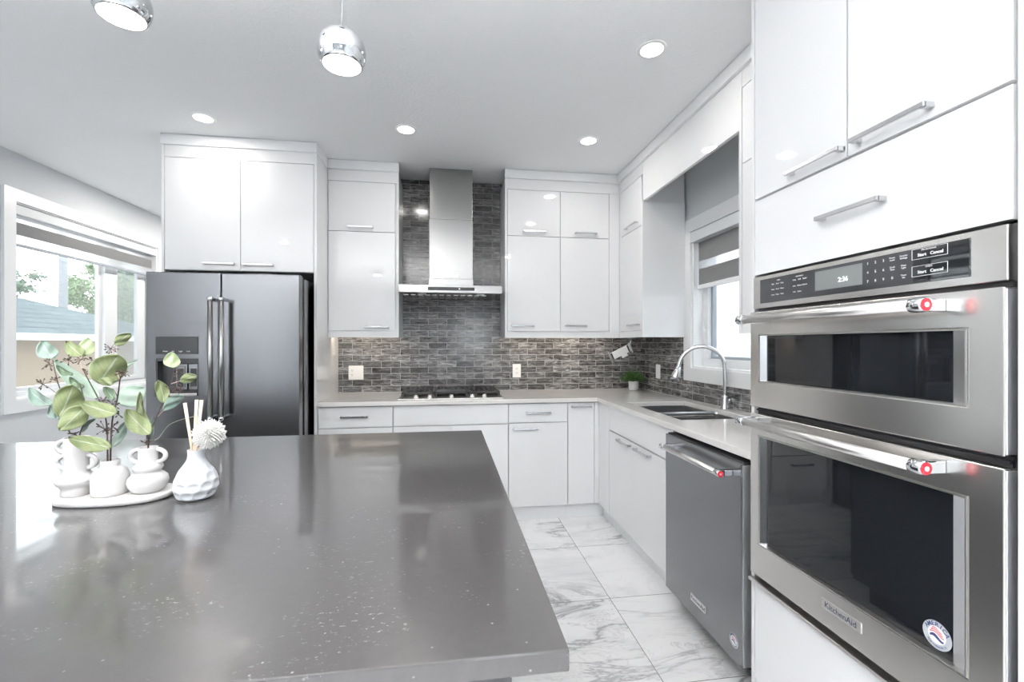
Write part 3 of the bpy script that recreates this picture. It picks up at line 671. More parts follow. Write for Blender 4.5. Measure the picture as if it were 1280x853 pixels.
# ================================================================== FRIDGE
FX0, FX1, FY = -1.820, -0.932, 3.05; FS = -1.396
t = thing('refrigerator', 'side-by-side stainless steel fridge with ice and water dispenser', 'refrigerator', (-1.316, 3.4, 0))
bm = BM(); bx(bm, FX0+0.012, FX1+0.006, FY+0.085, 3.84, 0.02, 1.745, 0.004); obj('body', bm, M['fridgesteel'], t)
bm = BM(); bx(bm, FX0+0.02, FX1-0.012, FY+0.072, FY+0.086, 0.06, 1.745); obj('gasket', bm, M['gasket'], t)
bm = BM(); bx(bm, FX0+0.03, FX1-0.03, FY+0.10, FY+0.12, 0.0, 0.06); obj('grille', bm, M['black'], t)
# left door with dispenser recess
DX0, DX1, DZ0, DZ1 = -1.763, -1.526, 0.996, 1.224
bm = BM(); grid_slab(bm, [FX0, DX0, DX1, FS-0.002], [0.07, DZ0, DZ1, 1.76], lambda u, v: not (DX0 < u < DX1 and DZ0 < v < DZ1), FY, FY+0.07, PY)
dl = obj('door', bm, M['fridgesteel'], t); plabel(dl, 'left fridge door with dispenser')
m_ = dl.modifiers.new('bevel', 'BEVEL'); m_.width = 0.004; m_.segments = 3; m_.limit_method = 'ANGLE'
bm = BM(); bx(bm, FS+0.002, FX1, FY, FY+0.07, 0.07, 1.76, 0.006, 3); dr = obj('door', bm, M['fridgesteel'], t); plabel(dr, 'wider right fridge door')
bm = BM(); bx(bm, DX0-0.002, DX1+0.002, FY-0.002, FY+0.006, 1.2545, 1.362, 0.001); dp = obj('display', bm, M['blackglass'], dl)
bm = BM()
for k, s in enumerate(('Water', 'Ice', 'Light', 'Lock')): text_into(bm, s, 0.011, (-1.71+k*0.043, FY-0.0022, 1.272), FACE_Y)
obj('display_lettering', bm, M['paint_text'], dl)
bm = BM(); bx(bm, DX0, DX1, FY+0.055, FY+0.068, DZ0, DZ1); bx(bm, DX0, DX0+0.006, FY+0.004, FY+0.056, DZ0, DZ1); bx(bm, DX1-0.006, DX1, FY+0.004, FY+0.056, DZ0, DZ1)
bx(bm, DX0, DX1, FY+0.004, FY+0.056, DZ1-0.012, DZ1); disp = obj('dispenser_recess', bm, M['panelglass'], dl)
bm = BM(); bx(bm, DX0+0.01, DX1-0.01, FY+0.003, FY+0.055, DZ0, DZ0+0.016, 0.003); obj('drip_tray', bm, M['steel'], dl)
for xx in (-1.643, -1.568):
    bm = BM(); bx(bm, xx-0.034, xx+0.034, FY+0.04, FY+0.054, DZ0+0.035, DZ1-0.03, 0.004); bx(bm, xx-0.022, xx+0.022, FY+0.034, FY+0.041, DZ0+0.05, DZ1-0.045, 0.003)
    obj('paddle', bm, M['steeldark'], dl)
    bm = BM(); bx(bm, xx-0.017, xx+0.017, FY+0.031, FY+0.0345, DZ0+0.055, DZ1-0.06, 0.001); obj('paddle_pad', bm, M['black'], dl)
def appliance_bar(parent, axis, a0, a1, b, z, face, so=0.065, r=0.0125, medallion=False, mat='bar'):
    """round bar handle on two posts; axis 'z' stands at x=b, axis 'y' lies at height z"""
    bm = BM()
    if axis == 'z':
        tube(bm, [(b, face-so, a0+0.02), (b, face-so, a1-0.02)], r, 20); h = obj('handle', bm, M[mat], parent)
        for zz in (a0, a1-0.022):
            bm = BM(); cyl(bm, (b, face-so, zz), r*1.15, 0.022, 'Z', 20, 0.002); bx(bm, b-r*0.8, b+r*0.8, face-so, face-0.0005, zz+0.001, zz+0.021, 0.002); obj('handle_post', bm, M['chrome'], h)
    else:
        tube(bm, [(face-so, a0+0.03, z), (face-so, a1-0.03, z)], r, 20); h = obj('handle', bm, M['bar'], parent)
        for y0 in (a0, a1-0.032):
            bm = BM(); lathe(bm, [(r*1.02, 0), (r*1.22, 0.003), (r*1.22, 0.029), (r*1.02, 0.032)], (face-so, y0, z), 20, 'Y'); bx(bm, face-so, face-0.0005, y0+0.004, y0+0.026, z-r*1.0, z+r*1.0, 0.002); obj('handle_post', bm, M['chrome'], h)
        if medallion:
            bm = BM(); lathe(bm, [(r*1.02, 0), (r*1.02, 0.002)], (face-so, a0-0.0021, z), 20, 'Y'); md = obj('medallion', bm, M['red'], h)
            bm = BM(); lathe(bm, [(r*0.42, 0), (r*0.42, 0.0012)], (face-so, a0-0.0034, z), 16, 'Y'); obj('medallion_emblem', bm, M['bar'], h)
    return h
appliance_bar(dl, 'z', 0.850, 1.602, -1.427, 0, FY, mat='fridgebar', r=0.0145); appliance_bar(dr, 'z', 0.850, 1.602, -1.363, 0, FY, mat='fridgebar', r=0.0145)

# ================================================================== HOOD
t = thing('range_hood', 'stainless chimney range hood over the cooktop', 'range hood', (0.032, 3.7, 1.698))
bm = BM(); bx(bm, -0.351, 0.415, 3.40, D-0.0115, 1.698, 1.757, 0.002); can = obj('canopy', bm, M['hoodsteel'], t)
bm = BM(); bx(bm, -0.139, 0.205, 3.396, 3.401, 1.717, 1.741, 0.001); cp = obj('control_strip', bm, M['black'], can)
bm = BM(); lathe(bm, [(0.006, 0), (0.006, 0.002)], (0.092, 3.394, 1.729), 14, 'Y'); obj('control_button', bm, M['paint_text'], can)
bm = BM(); bx(bm, -0.141, 0.207, 3.585, D-0.0115, 1.757, 1.83, 0.002); obj('collar', bm, M['hoodsteel'], t)
bm = BM(); bx(bm, -0.139, 0.205, 3.600, D-0.0115, 1.83, 2.30, 0.003); ch = obj('lower_chimney', bm, M['hoodsteel'], t)
bm = BM(); bx(bm, -0.135, 0.201, 3.604, D-0.0115, 2.30, H-0.003, 0.003); obj('upper_chimney', bm, M['hoodsteel'], t)
bm = BM(); bx(bm, -0.028, 0.090, 3.596, 3.6005, 1.843, 1.866, 0.001); bd = obj('badge', bm, M['bar'], ch)
bm = BM(); text_into(bm, 'KitchenAid', 0.019, (0.031, 3.5955, 1.8545), FACE_Y); obj('badge_lettering', bm, M['grey_text'], ch)
for xx in (-0.185, 0.255):
    bm = BM(); lathe(bm, [(0.03, 0), (0.03, 0.004)], (xx, 3.47, 1.6945), 20); obj('hood_lamp', bm, M['hoodlens'], can)
bm = BM()
for k in range(12): bx(bm, -0.33+k*0.0545, -0.33+k*0.0545+0.035, 3.55, 3.85, 1.694, 1.699, 0.001)
obj('grease_filter', bm, M['steel'], can)

# ================================================================== COOKTOP
t = thing('gas_cooktop', 'five-burner gas cooktop with black grates below the range hood', 'cooktop', (0.033, 3.58, CT))
CX0, CX1, CY0, CY1 = -0.350, 0.414, 3.318, 3.828
bm = BM(); bx(bm, CX0, CX1, CY0, CY1, CT, CT+0.008, 0.003); obj('tray', bm, M['steel'], t)
bm = BM(); bx(bm, CX0+0.02, CX1-0.02, CY0+0.075, CY1-0.015, CT+0.0075, CT+0.013, 0.002); obj('burner_pan', bm, M['castiron'], t)
for x0, x1, flat in ((CX0+0.018, CX0+0.258, False), (CX0+0.262, CX1-0.262, True), (CX1-0.258, CX1-0.018, False)):
    bm = BM(); y0, y1, zt = CY0+0.08, CY1-0.02, CT+0.048
    for ya, yb in ((y0, y0+0.014), (y1-0.014, y1)): bx(bm, x0, x1, ya, yb, zt-0.014, zt, 0.002)
    for xa in (x0, x1-0.014): bx(bm, xa, xa+0.014, y0, y1, zt-0.014, zt, 0.002)
    if flat: bx(bm, x0+0.014, x1-0.014, y0+0.014, y0+0.20, zt-0.010, zt-0.001, 0.001, 1, 1)
    nb = 5
    for k in range(1, nb+1):
        xa = x0+(x1-x0)*k/(nb+1); bx(bm, xa-0.005, xa+0.005, y0+(0.2 if flat else 0.01), y1-0.01, zt-0.012, zt, 0.0015)
    for ya in ((y0+y1)/2,) if not flat else (): bx(bm, x0, x1, ya-0.006, ya+0.006, zt-0.012, zt, 0.0015)
    for xa in (x0, x1-0.014):
        for ya in (y0, y1-0.014): bx(bm, xa, xa+0.014, ya, ya+0.014, CT+0.008, zt-0.012)
    o = obj('grate', bm, [M['castiron'], M['griddle']], t)
for xx, yy, rr in ((-0.21, 3.51, 0.035), (-0.21, 3.71, 0.045), (0.032, 3.68, 0.055), (0.275, 3.51, 0.045), (0.275, 3.71, 0.035)):
    bm = BM(); lathe(bm, [(rr, 0), (rr, 0.01), (rr*0.75, 0.012), (rr*0.7, 0.019), (rr*0.2, 0.021)], (xx, yy, CT+0.0125), 24); obj('burner', bm, M['castiron'], t)
for xx in (-0.222, -0.123, 0.033, 0.185, 0.277):
    bm = BM(); lathe(bm, [(0.021, 0), (0.021, 0.005), (0.017, 0.007), (0.015, 0.022), (0.012, 0.025)], (xx, CY0+0.045, CT+0.0075), 24)
    bx(bm, xx-0.003, xx+0.003, CY0+0.03, CY0+0.06, CT+0.030, CT+0.034, 0.001); obj('knob', bm, M['steel'], t)

# ================================================================== DISHWASHER
WX = 1.091; WY0, WY1 = 1.551, 2.146
t = thing('dishwasher', 'stainless front dishwasher between sink cabinet and oven tower', 'dishwasher', (1.4, 1.85, 0))
bm = BM(); bx(bm, WX+0.062, R-0.05, WY0-0.035, WY1+0.004, 0.09, 0.872); obj('tub', bm, M['black'], t)
bm = BM(); bx(bm, WX+0.12, WX+0.135, WY0-0.04, WY1+0.004, 0.0, 0.089); obj('toe_kick', bm, M['black'], t)
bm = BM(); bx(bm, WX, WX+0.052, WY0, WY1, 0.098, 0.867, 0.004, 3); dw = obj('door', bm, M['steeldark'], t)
bm = BM(); bx(bm, WX+0.005, WX+0.048, WY0-0.002, WY0+0.0005, 0.103, 0.862, 0.001); obj('lit_side_strip', bm, M['edge'], dw)  # pale strip over the door's near side, standing in for light on it
bm = BM(); bx(bm, WX+0.012, WX+0.0615, WY0+0.004, WY1-0.004, 0.1, 0.872, 0.001); obj('control_edge', bm, M['black'], t)
appliance_bar(dw, 'y', 1.600, 2.085, 0, 0.818, WX, so=0.055, r=0.0115, medallion=True)
def badge(parent, face, yc, zc, w, h):
    bm = BM(); bx(bm, face-0.003, face+0.001, yc-w/2, yc+w/2, zc-h/2, zc+h/2, 0.001); b_ = obj('badge', bm, M['bar'], parent)
    bm = BM(); text_into(bm, 'KitchenAid', h*0.82, (face-0.0033, yc, zc), FACE_X); obj('badge_lettering', bm, M['grey_text'], parent)
def sticker(parent, face, yc, zc, r):
    bm = BM(); lathe(bm, [(r, 0), (r, 0.0006)], (face-0.0006, yc, zc), 40, 'X'); st = obj('round_sticker', bm, M['stickergrey'], parent)
    bm = BM(); lathe(bm, [(r*0.62, 0), (r*0.62, 0.0004)], (face-0.0009, yc, zc), 32, 'X'); obj('sticker_disc', bm, M['paint_text'], parent)
    bm = BM()
    for k, chh in enumerate('AMERICA'):
        a = PI/2+(3-k)*0.36; text_into(bm, chh, r*0.42, (face-0.0009, yc-r*0.79*math.cos(a), zc+r*0.79*math.sin(a)), FACE_X, 0.0004, a-PI/2, bold=r*0.006)
    for k in range(11):
        a = -PI/2+(k-5)*0.17; text_into(bm, 'FORTHEWORLD'[k], r*0.2, (face-0.0009, yc-r*0.8*math.cos(a), zc+r*0.8*math.sin(a)), FACE_X, 0.0004, a+PI/2)
    # waving blue canton on the lower left of the disc
    pts = []
    n0 = len(bm.verts)
    for s in range(9):
        q = s/8
        for e in (0, 1):
            yy = yc+r*0.5*(1-2*q)*0.95; zz = zc-r*0.08+r*0.16*math.sin(q*5)-e*r*0.28*(1-abs(q-0.45)*1.0)
            pts.append(bm.verts.new((face-0.0012, yy, zz)))
    for s in range(8): bm.faces.new([pts[2*s], pts[2*s+2], pts[2*s+3], pts[2*s+1]])
    obj('sticker_lettering', bm, M['navy'], parent, smooth='raw')
    bm = BM()
    for j in range(3):
        pts = []
        for s in range(9):
            q = s/8
            for e in (0, 1):
                pts.append(bm.verts.new((face-0.0012, yc+r*0.48*(1-2*q)*(1-0.14*j), zc+r*(0.06+0.15*j)+r*0.12*math.sin(q*5)+e*r*0.075)))
        for s in range(8): bm.faces.new([pts[2*s], pts[2*s+2], pts[2*s+3], pts[2*s+1]])
    obj('sticker_stripes', bm, M['redprint'], parent, smooth='raw')
badge(dw, WX, 1.845, 0.180, 0.118, 0.030); sticker(dw, WX, 1.597, 0.178, 0.027)

# ================================================================== WALL OVEN
t = thing('wall_oven', 'stainless combination wall oven with microwave above, built into the white tower', 'oven', (1.4, 1.12, 0.495))
OY0, OY1 = 0.742, 1.490
bm = BM(); bx(bm, TX+0.015, R-0.08, 0.732, 1.485, 0.482, 1.556); obj('housing', bm, M['black'], t)
# control panel
bm = BM(); bx(bm, TX-0.003, TX+0.03, OY0, OY1, 1.442, 1.554, 0.002); cpn = obj('control_panel', bm, M['steel'], t)
cf = TX-0.0045
bm = BM(); bx(bm, cf, TX, 0.806, 1.453, 1.459, 1.541, 0.0008); gp = obj('control_glass', bm, M['panelglass'], cpn)
bm = BM(); bx(bm, cf-0.0006, TX, 1.056, 1.212, 1.475, 1.532); obj('display', bm, M['screen'], cpn)
bm = BM(); bx(bm, cf-0.0006, TX, 0.808, 0.925, 1.461, 1.539); obj('touch_glass', bm, M['blackglass'], cpn)
bm = BM(); text_into(bm, '2:36', 0.019, (cf-0.001, 1.115, 1.497), FACE_X); obj('clock_digits', bm, M['clock'], cpn)
bm = BM(); tz = cf-0.001
for r_ in range(3):
    for c_ in range(3): text_into(bm, str(1+c_+3*r_), 0.0095, (tz, 1.040-0.0215*c_, 1.527-0.0235*r_), FACE_X)
text_into(bm, '0', 0.0095, (tz, 0.974, 1.480), FACE_X); obj('keypad_numbers', bm, M['paint_text'], cpn); bm = BM()
for s, y, z in (('Power\nLevel', 0.974, 1.527), ('Cook\nTime', 0.974, 1.5035), ('Favorite\nSettings', 0.946, 1.527), ('Oven\nLight', 0.946, 1.5035), ('Timer\nSet', 0.946, 1.480)): text_into(bm, s, 0.0058, (tz, y, z), FACE_X)
for z, s in ((1.524, 'MICROWAVE'), (1.484, 'OVEN')):
    text_into(bm, s, 0.0055, (tz-0.0005, 0.888, z+0.011), FACE_X); text_into(bm, 'Start', 0.010, (tz-0.0005, 0.903, z), FACE_X, bold=0.0002); text_into(bm, 'Cancel', 0.010, (tz-0.0005, 0.871, z), FACE_X, bold=0.0002)
    for y0, y1, z0, z1 in ((0.848, 0.926, z+0.0145, z+0.0152), (0.848, 0.926, z-0.0092, z-0.0085), (0.848, 0.849, z-0.009, z+0.015), (0.925, 0.926, z-0.009, z+0.015)): bx(bm, tz-0.0008, tz-0.0002, y0, y1, z0, z1)
obj('start_lettering', bm, M['paint_text'], cpn); bm = BM()
for r_, row in enumerate((('Bake', 'Broil', 'Keep'), ('Roast', 'Proof', 'Warm'), ('Steam', 'Clean', 'Temp'))):
    for c_, s in enumerate(row): text_into(bm, s, 0.0062, (tz, 1.388-0.021*c_, 1.519-0.018*r_), FACE_X)
text_into(bm, 'OVEN', 0.005, (tz, 1.362, 1.530), FACE_X); obj('oven_lettering', bm, M['paint_text'], cpn); bm = BM(); text_into(bm, 'MICROWAVE', 0.005, (tz, 1.272, 1.530), FACE_X)
for r_, row in enumerate((('Crisp', 'Grill', 'Speed'), ('Auto', 'Reheat', 'Defrost'), ('Melt', 'Soften'))):
    for c_, s in enumerate(row): text_into(bm, s, 0.0062, (tz, 1.293-0.021*c_, 1.520-0.019*r_), FACE_X)
obj('microwave_lettering', bm, M['paint_text'], cpn)
# doors with recessed dark windows
def oven_door(name, z0, z1, wz0, wz1, hz):
    f = TX-0.012; wy0, wy1 = 0.806, 1.450
    bm = BM(); grid_slab(bm, [OY0, wy0, wy1, OY1+0.004], [z0, wz0, wz1, z1], lambda u, v: not (wy0 < u < wy1 and wz0 < v < wz1), f, f+0.04, PX)
    d = obj(name, bm, M['steel'], t); m_ = d.modifiers.new('bevel', 'BEVEL'); m_.width = 0.003; m_.segments = 3; m_.limit_method = 'ANGLE'
    bm = BM(); bx(bm, f+0.016, f+0.03, wy0+0.012, wy1-0.012, wz0+0.004, wz1-0.004); obj('window', bm, M['blackglass'], d)
    bm = BM(); ring(bm, PX, wy0+0.0005, wy1-0.0005, wz0+0.0005, wz1-0.0005, 0.003, f-0.002, f+0.016); obj('window_rim', bm, M['bar'], d)
    bm = BM(); bx(bm, f+0.004, f+0.036, OY0-0.0022, OY0+0.0005, z0+0.004, z1-0.004, 0.001); obj('lit_side_strip', bm, M['edge'], d)  # bright strip added so the door's near side reads as lit
    # bright splayed reveals left and right of the glass
    for ya, yb in ((wy0+0.003, wy0+0.038), (wy1-0.003, wy1-0.022)):
        bm = BM(); v = [bm.verts.new(p) for p in ((f+0.002, ya, wz0+0.003), (f+0.002, ya, wz1-0.003), (f+0.015, yb, wz1-0.003), (f+0.015, yb, wz0+0.003), (f+0.0155, ya, wz0+0.003), (f+0.0155, ya, wz1-0.003))]
        for q in ((0, 1, 2, 3), (0, 4, 5, 1), (4, 3, 2, 5), (0, 3, 4), (1, 5, 2)): bm.faces.new([v[i] for i in q])
        obj('window_reveal', bm, M['handle'], d)
    appliance_bar(d, 'y', 0.842, 1.478, 0, hz, f, so=0.058, r=0.0135, medallion=True); return d
md = oven_door('microwave_door', 1.094, 1.430, 1.184, 1.349, 1.402); od = oven_door('oven_door', 0.497, 1.070, 0.612, 0.994, 1.046)
bm = BM(); bx(bm, TX+0.008, TX+0.02, OY0, OY1-0.012, 1.071, 1.093); bx(bm, TX+0.001, TX+0.012, OY0, OY1-0.012, 1.079, 1.085); obj('vent', bm, M['black'], t)
bm = BM(); bx(bm, TX+0.008, TX+0.02, OY0, OY1-0.012, 1.431, 1.441); obj('upper_vent', bm, M['black'], t)
bm = BM(); bx(bm, TX-0.022, TX+0.014, 0.735, 1.494, 0.470, 0.481, 0.002); obj('bottom_trim', bm, M['bar'], t)
badge(od, TX-0.012, 1.115, 0.563, 0.128, 0.028); sticker(od, TX+0.004, 0.878, 0.655, 0.031)

# ================================================================== LAMPS
def area_lamp(parent, loc, r, w, col=(1.0, 0.955, 0.90)):
    l = bpy.data.lights.new('lamp glow', 'AREA'); l.shape = 'DISK'; l.size = 2*r; l.energy = w; l.color = col
    o = bpy.data.objects.new('lamp_glow', l); COL.objects.link(o); o.parent = parent; o.location = Vector(loc)-wpos(parent); return o
def downlight(x, y, label, group='recessed ceiling lights', w=DOWNLIGHT_W):
    t = thing('recessed_light', label, 'ceiling light', (x, y, H), group)
    bm = BM(); lathe(bm, [(0.052, -0.0035), (0.066, -0.0035), (0.068, -0.0005)], (x, y, H), 36); 
    bmesh.ops.delete(bm, geom=[f for f in bm.faces if len(f.verts) > 4], context='FACES'); obj('trim_ring', bm, M['plastic'], t)
    bm = BM(); lathe(bm, [(0.054, -0.0025), (0.054, -0.0008)], (x, y, H), 36); obj('lens', bm, M['lens'], t)
    area_lamp(t, (x, y, H-0.006), 0.05, w)
for x, y, lb in ((-1.479, 3.013, 'lit recessed ceiling light just in front of the cabinet above the fridge'),
                 (-0.262, 2.989, 'lit recessed ceiling light nearest the range hood'),
                 (0.955, 2.976, 'lit recessed ceiling light in front of the right corner wall cabinets'),
                 (0.955, 2.013, 'lit recessed ceiling light nearest the oven tower')): downlight(x, y, lb)
for x in (-2.2, -0.262, 0.955):
    for y in (0.0, -1.9): downlight(x, y, 'added recessed ceiling light in the part of the room behind the viewpoint', 'added recessed lights behind the viewpoint')  # unseen ceiling lights added behind the camera
for y in (4.5, 5.4): downlight(-2.35, y, 'added recessed ceiling light over the dining nook beyond the fridge', 'added recessed lights over the dining nook', 11.5)  # out-of-view ceiling lights added to brighten the nook
def pendant(x, y, z, r, label):
    t = thing('pendant_lamp', label, 'pendant lamp', (x, y, z), 'chrome globe pendants over the island')
    cut = -0.58
    prof = []
    for k in range(25):
        a = math.acos(cut)*k/24.0 if False else (PI-math.acos(-cut))*k/24.0
        prof.append((max(1e-4, r*math.sin(a)), r*math.cos(a)))
    rim = prof[-1]
    prof += [(rim[0]-0.002, rim[1]), (rim[0]-0.003, rim[1]+0.004)]
    bm = BM(); lathe(bm, prof, (x, y, z), 48); bmesh.ops.delete(bm, geom=[f for f in bm.faces if len(f.verts) > 4 and f.calc_center_median().z < z], context='FACES')
    obj('globe', bm, M['chrome'], t)
    bm = BM(); lathe(bm, [(rim[0]-0.003, 0.006), (rim[0]-0.0025, 0.001), (rim[0]*0.6, -0.004), (0.001, -0.006)], (x, y, z+rim[1]), 40); obj('diffuser', bm, M['lens'], t)
    bm = BM(); lathe(bm, [(0.008, -0.003), (0.008, 0.004), (0.003, 0.012)], (x, y, z+r), 16); obj('cap', bm, M['chrome'], t)
    bm = BM(); tube(bm, [(x, y, z+r), (x, y, H-0.02)], 0.0016, 8); obj('cord', bm, M['handle'], t)
    bm = BM(); lathe(bm, [(0.055, 0.0), (0.06, -0.004), (0.06, -0.022), (0.05, -0.025)][::-1], (x, y, H), 32); obj('canopy', bm, M['handle'], t)
    area_lamp(t, (x, y, z+rim[1]-0.012), rim[0]*0.8, PENDANT_W)
pendant(-0.294, 1.335, 2.142, 0.0655, 'chrome globe pendant lamp hanging nearer the range hood, wholly in view')
pendant(-0.854, 1.335, 2.222, 0.0665, 'chrome globe pendant lamp cut by the top edge, toward the window')

# ================================================================== BLINDS
def zebra(name, label, y0, y1, x, sgn, zc0, zc1, bands, rail, xc):
    """sgn points into the room; bands = (z0, z1, kind)"""
    t = thing(name, label, 'blind', (x, (y0+y1)/2, rail[0]))
    bm = BM(); bx(bm, xc, xc+sgn*0.075, y0-0.002, y1+0.002, zc0, zc1, 0.003); obj('cassette', bm, M['cassette'], t)
    for z0, z1, k in bands:
        bm = BM(); bx(bm, x-0.0006, x+0.0006, y0+0.012, y1-0.012, z0, z1); obj('fabric_band' if k == 'fabric' else 'sheer_band', bm, M[k], t)
    bm = BM(); bx(bm, x-0.009, x+0.009, y0+0.012, y1-0.012, rail[0], rail[1], 0.003); obj('bottom_rail', bm, M['fasciagrey'] if sgn > 0 else M['trimwhite'], t)
zebra('roller_blind', 'grey and sheer striped roller blind at the top of the big left window', W1[0]+0.016, W1[1]-0.016, LX-0.035, 1, 2.262, 2.330,
      ((2.213, 2.262, 'sheer'), (2.120, 2.213, 'fabric'), (2.056, 2.120, 'sheer')), (2.034, 2.056), LX-0.07)
zebra('roller_blind', 'grey and white striped roller blind in the window over the sink', W2[0]+0.016, W2[1]-0.016, R+0.03, -1, 2.040, 2.112,
      ((1.905, 2.045, 'fabric'), (1.850, 1.905, 'sheer'), (1.737, 1.850, 'fabric')), (1.706, 1.737), R+0.045)

# ================================================================== OUTLETS, SWITCH
def plate(name, label, axis, a0, a1, z0, z1, face, gangs):
    t = thing(name, label, 'outlet' if 'outlet' in name else 'switch', (((a0+a1)/2, face, z0) if axis == 'y' else (face, (a0+a1)/2, z0)))
    def b_(bm, u0, u1, w0, w1, v0, v1, b=0.0):
        if axis == 'y': bx(bm, u0, u1, face-w1, face-w0, v0, v1, b)
        else: bx(bm, face-w1, face-w0, u0, u1, v0, v1, b)
    bm = BM(); b_(bm, a0, a1, 0, 0.006, z0, z1, 0.002); obj('cover_plate', bm, M['plastic'], t)
    w = (a1-a0)/len(gangs); zc = (z0+z1)/2
    for i, g in enumerate(gangs):
        c = a0+w*(i+0.5)
        bm = BM(); b_(bm, c-0.0165, c+0.0165, 0.0055, 0.008, zc-0.034, zc+0.034, 0.001); obj('receptacle' if g == 'o' else 'rocker', bm, M['plastic'], t)
        if g == 'o':
            bm = BM()
            for s in (-0.018, 0.018):
                b_(bm, c-0.0075, c-0.005, 0.0075, 0.0086, zc+s-0.002, zc+s+0.007); b_(bm, c+0.005, c+0.0075, 0.0075, 0.0086, zc+s-0.002, zc+s+0.007); b_(bm, c-0.002, c+0.002, 0.0075, 0.0086, zc+s-0.009, zc+s-0.005)
            obj('slots', bm, M['slot'], t)
plate('outlet', 'wide white two-gang outlet and rocker plate on the tiles left of the cooktop', 'y', -0.805, -0.686, 1.022, 1.138, D-0.010, 'or')
plate('outlet', 'single white power outlet on the tiles right of the cooktop', 'y', 0.566, 0.638, 1.026, 1.143, D-0.010, 'o')
plate('light_switch', 'white rocker light switch on the dark side wall tiles near the potted plant', 'x', 3.512, 3.585, 1.030, 1.147, R-0.010, 'r')

# ================================================================== PHONE HOLDER, POTTED PLANT
t = thing('phone_holder', 'silver phone holder arm hanging under the corner wall cabinet', 'holder', (1.47, 3.52, UB))
bm = BM(); bx(bm, 1.452, 1.512, 3.50, 3.55, UB-0.005, UB-0.0003, 0.001); obj('mount', bm, M['handle'], t)
bm = BM(); tube(bm, [(1.492, 3.524, UB-0.004), (1.486, 3.522, 1.33), (1.470, 3.515, 1.272)], [0.012, 0.012, 0.010], 4); obj('arm', bm, M['handle'], t)
def rot_boxes(boxes, centre, ang, axis, name, mat):
    bm = BM()
    for b in boxes: bx(bm, *b)
    bmesh.ops.rotate(bm, verts=bm.verts[:], cent=(0, 0, 0), matrix=Euler(ang).to_matrix()); bmesh.ops.translate(bm, verts=bm.verts[:], vec=centre); return obj(name, bm, mat, t)
HC, HA = (1.385, 3.49, 1.25), (0.15, -0.46, -0.1)
rot_boxes([(-0.088, 0.088, -0.006, 0.006, -0.03, 0.03, 0.002)], HC, HA, 0, 'cradle', M['plastic'])
for q_ in ((-0.098, -0.082), (0.082, 0.098)): rot_boxes([(*q_, -0.02, 0.008, -0.045, 0.045, 0.003)], HC, HA, 0, 'clamp_jaw', M['handle'])
for q_ in ((-0.078, -0.066), (0.066, 0.078)): rot_boxes([(*q_, -0.0075, -0.005, -0.028, 0.028, 0.0)], HC, HA, 0, 'rubber_pad', M['black'])
rot_boxes([(0.0, 0.05, 0.0, 0.02, -0.055, -0.03, 0.004)], HC, HA, 0, 'clamp_knob', M['plastic'])
pc = Vector((1.622, 3.775, CT))
t = thing('potted_plant', 'small green bushy plant in a pale pot in the worktop corner', 'plant', pc)
bm = BM(); lathe(bm, [(0.036, 0), (0.039, 0.003), (0.046, 0.080), (0.041, 0.080), (0.039, 0.068)], tuple(pc), 28); obj('pot', bm, M['concrete'], t)
bm = BM(); lathe(bm, [(0.039, 0.0), (0.039, 0.006), (0.01, 0.008)], tuple(pc+Vector((0, 0, 0.066))), 20); obj('soil', bm, M['soil'], t)
bm = BM(); rnd = random.Random(3)
for k in range(420):
    a, e = rnd.uniform(0, 2*PI), rnd.uniform(0.05, 1.45); L = rnd.uniform(0.06, 0.105)
    d = Vector((math.cos(a)*math.cos(e), math.sin(a)*math.cos(e)*0.8, math.sin(e)*0.85+0.1)).normalized()
    b0 = pc+Vector((math.cos(a)*0.02, math.sin(a)*0.02, 0.072)); sgn = 1.15 if d.x < 0 else 1.0
    m0 = b0+d*L*rnd.uniform(0.35, 0.8)*sgn; tp = m0+(d+Vector((rnd.uniform(-.7, .7), rnd.uniform(-.7, .7), rnd.uniform(-.5, .4)))).normalized()*0.03
    s = d.cross(Vector((rnd.uniform(-1, 1), rnd.uniform(-1, 1), rnd.uniform(-1, 1)))).normalized()*0.0065
    v = [bm.verts.new(p) for p in (m0, m0.lerp(tp, 0.45)+s, tp, m0.lerp(tp, 0.45)-s, m0.lerp(tp, 0.5)+s.cross(d).normalized()*0.002)]
    for q in ((0, 1, 4), (1, 2, 4), (2, 3, 4), (3, 0, 4)): bm.faces.new([v[i] for i in q])
    if k % 6 == 0: tube(bm, [b0, b0.lerp(m0, 0.5), m0], 0.0009, 4)
obj('foliage', bm, M['plantgreen'], t, smooth='raw')

# ================================================================== VASES ON THE ISLAND
TT = CT                                             # island top
tc = Vector((-0.853, 1.318, TT))
bm = BM(); n = 64
outl = []
for k in range(n):
    a = 2*PI*k/n; ca, sa = math.cos(a), math.sin(a)
    outl.append((math.copysign(abs(ca)**0.8, ca)*0.132, math.copysign(abs(sa)**0.8, sa)*0.078))
levels = [(0.93, 0.0), (1.0, 0.003), (1.0, 0.014), (0.975, 0.016), (0.94, 0.0135)]
rings_ = [[bm.verts.new((tc.x+x*s, tc.y+y*s, TT+h)) for x, y in outl] for s, h in levels]
for a, b in zip(rings_[:-1], rings_[1:]):
    for k in range(n): f = bm.faces.new([a[k], a[(k+1) % n], b[(k+1) % n], b[k]]); f.smooth = True
bm.faces.new(rings_[0][::-1]); bm.faces.new(rings_[-1])
tag(obj('tray', bm, M['ceramic'], origin=tc), 'oval white ceramic tray under the three vases on the island', 'tray')
TZ = TT+0.0137
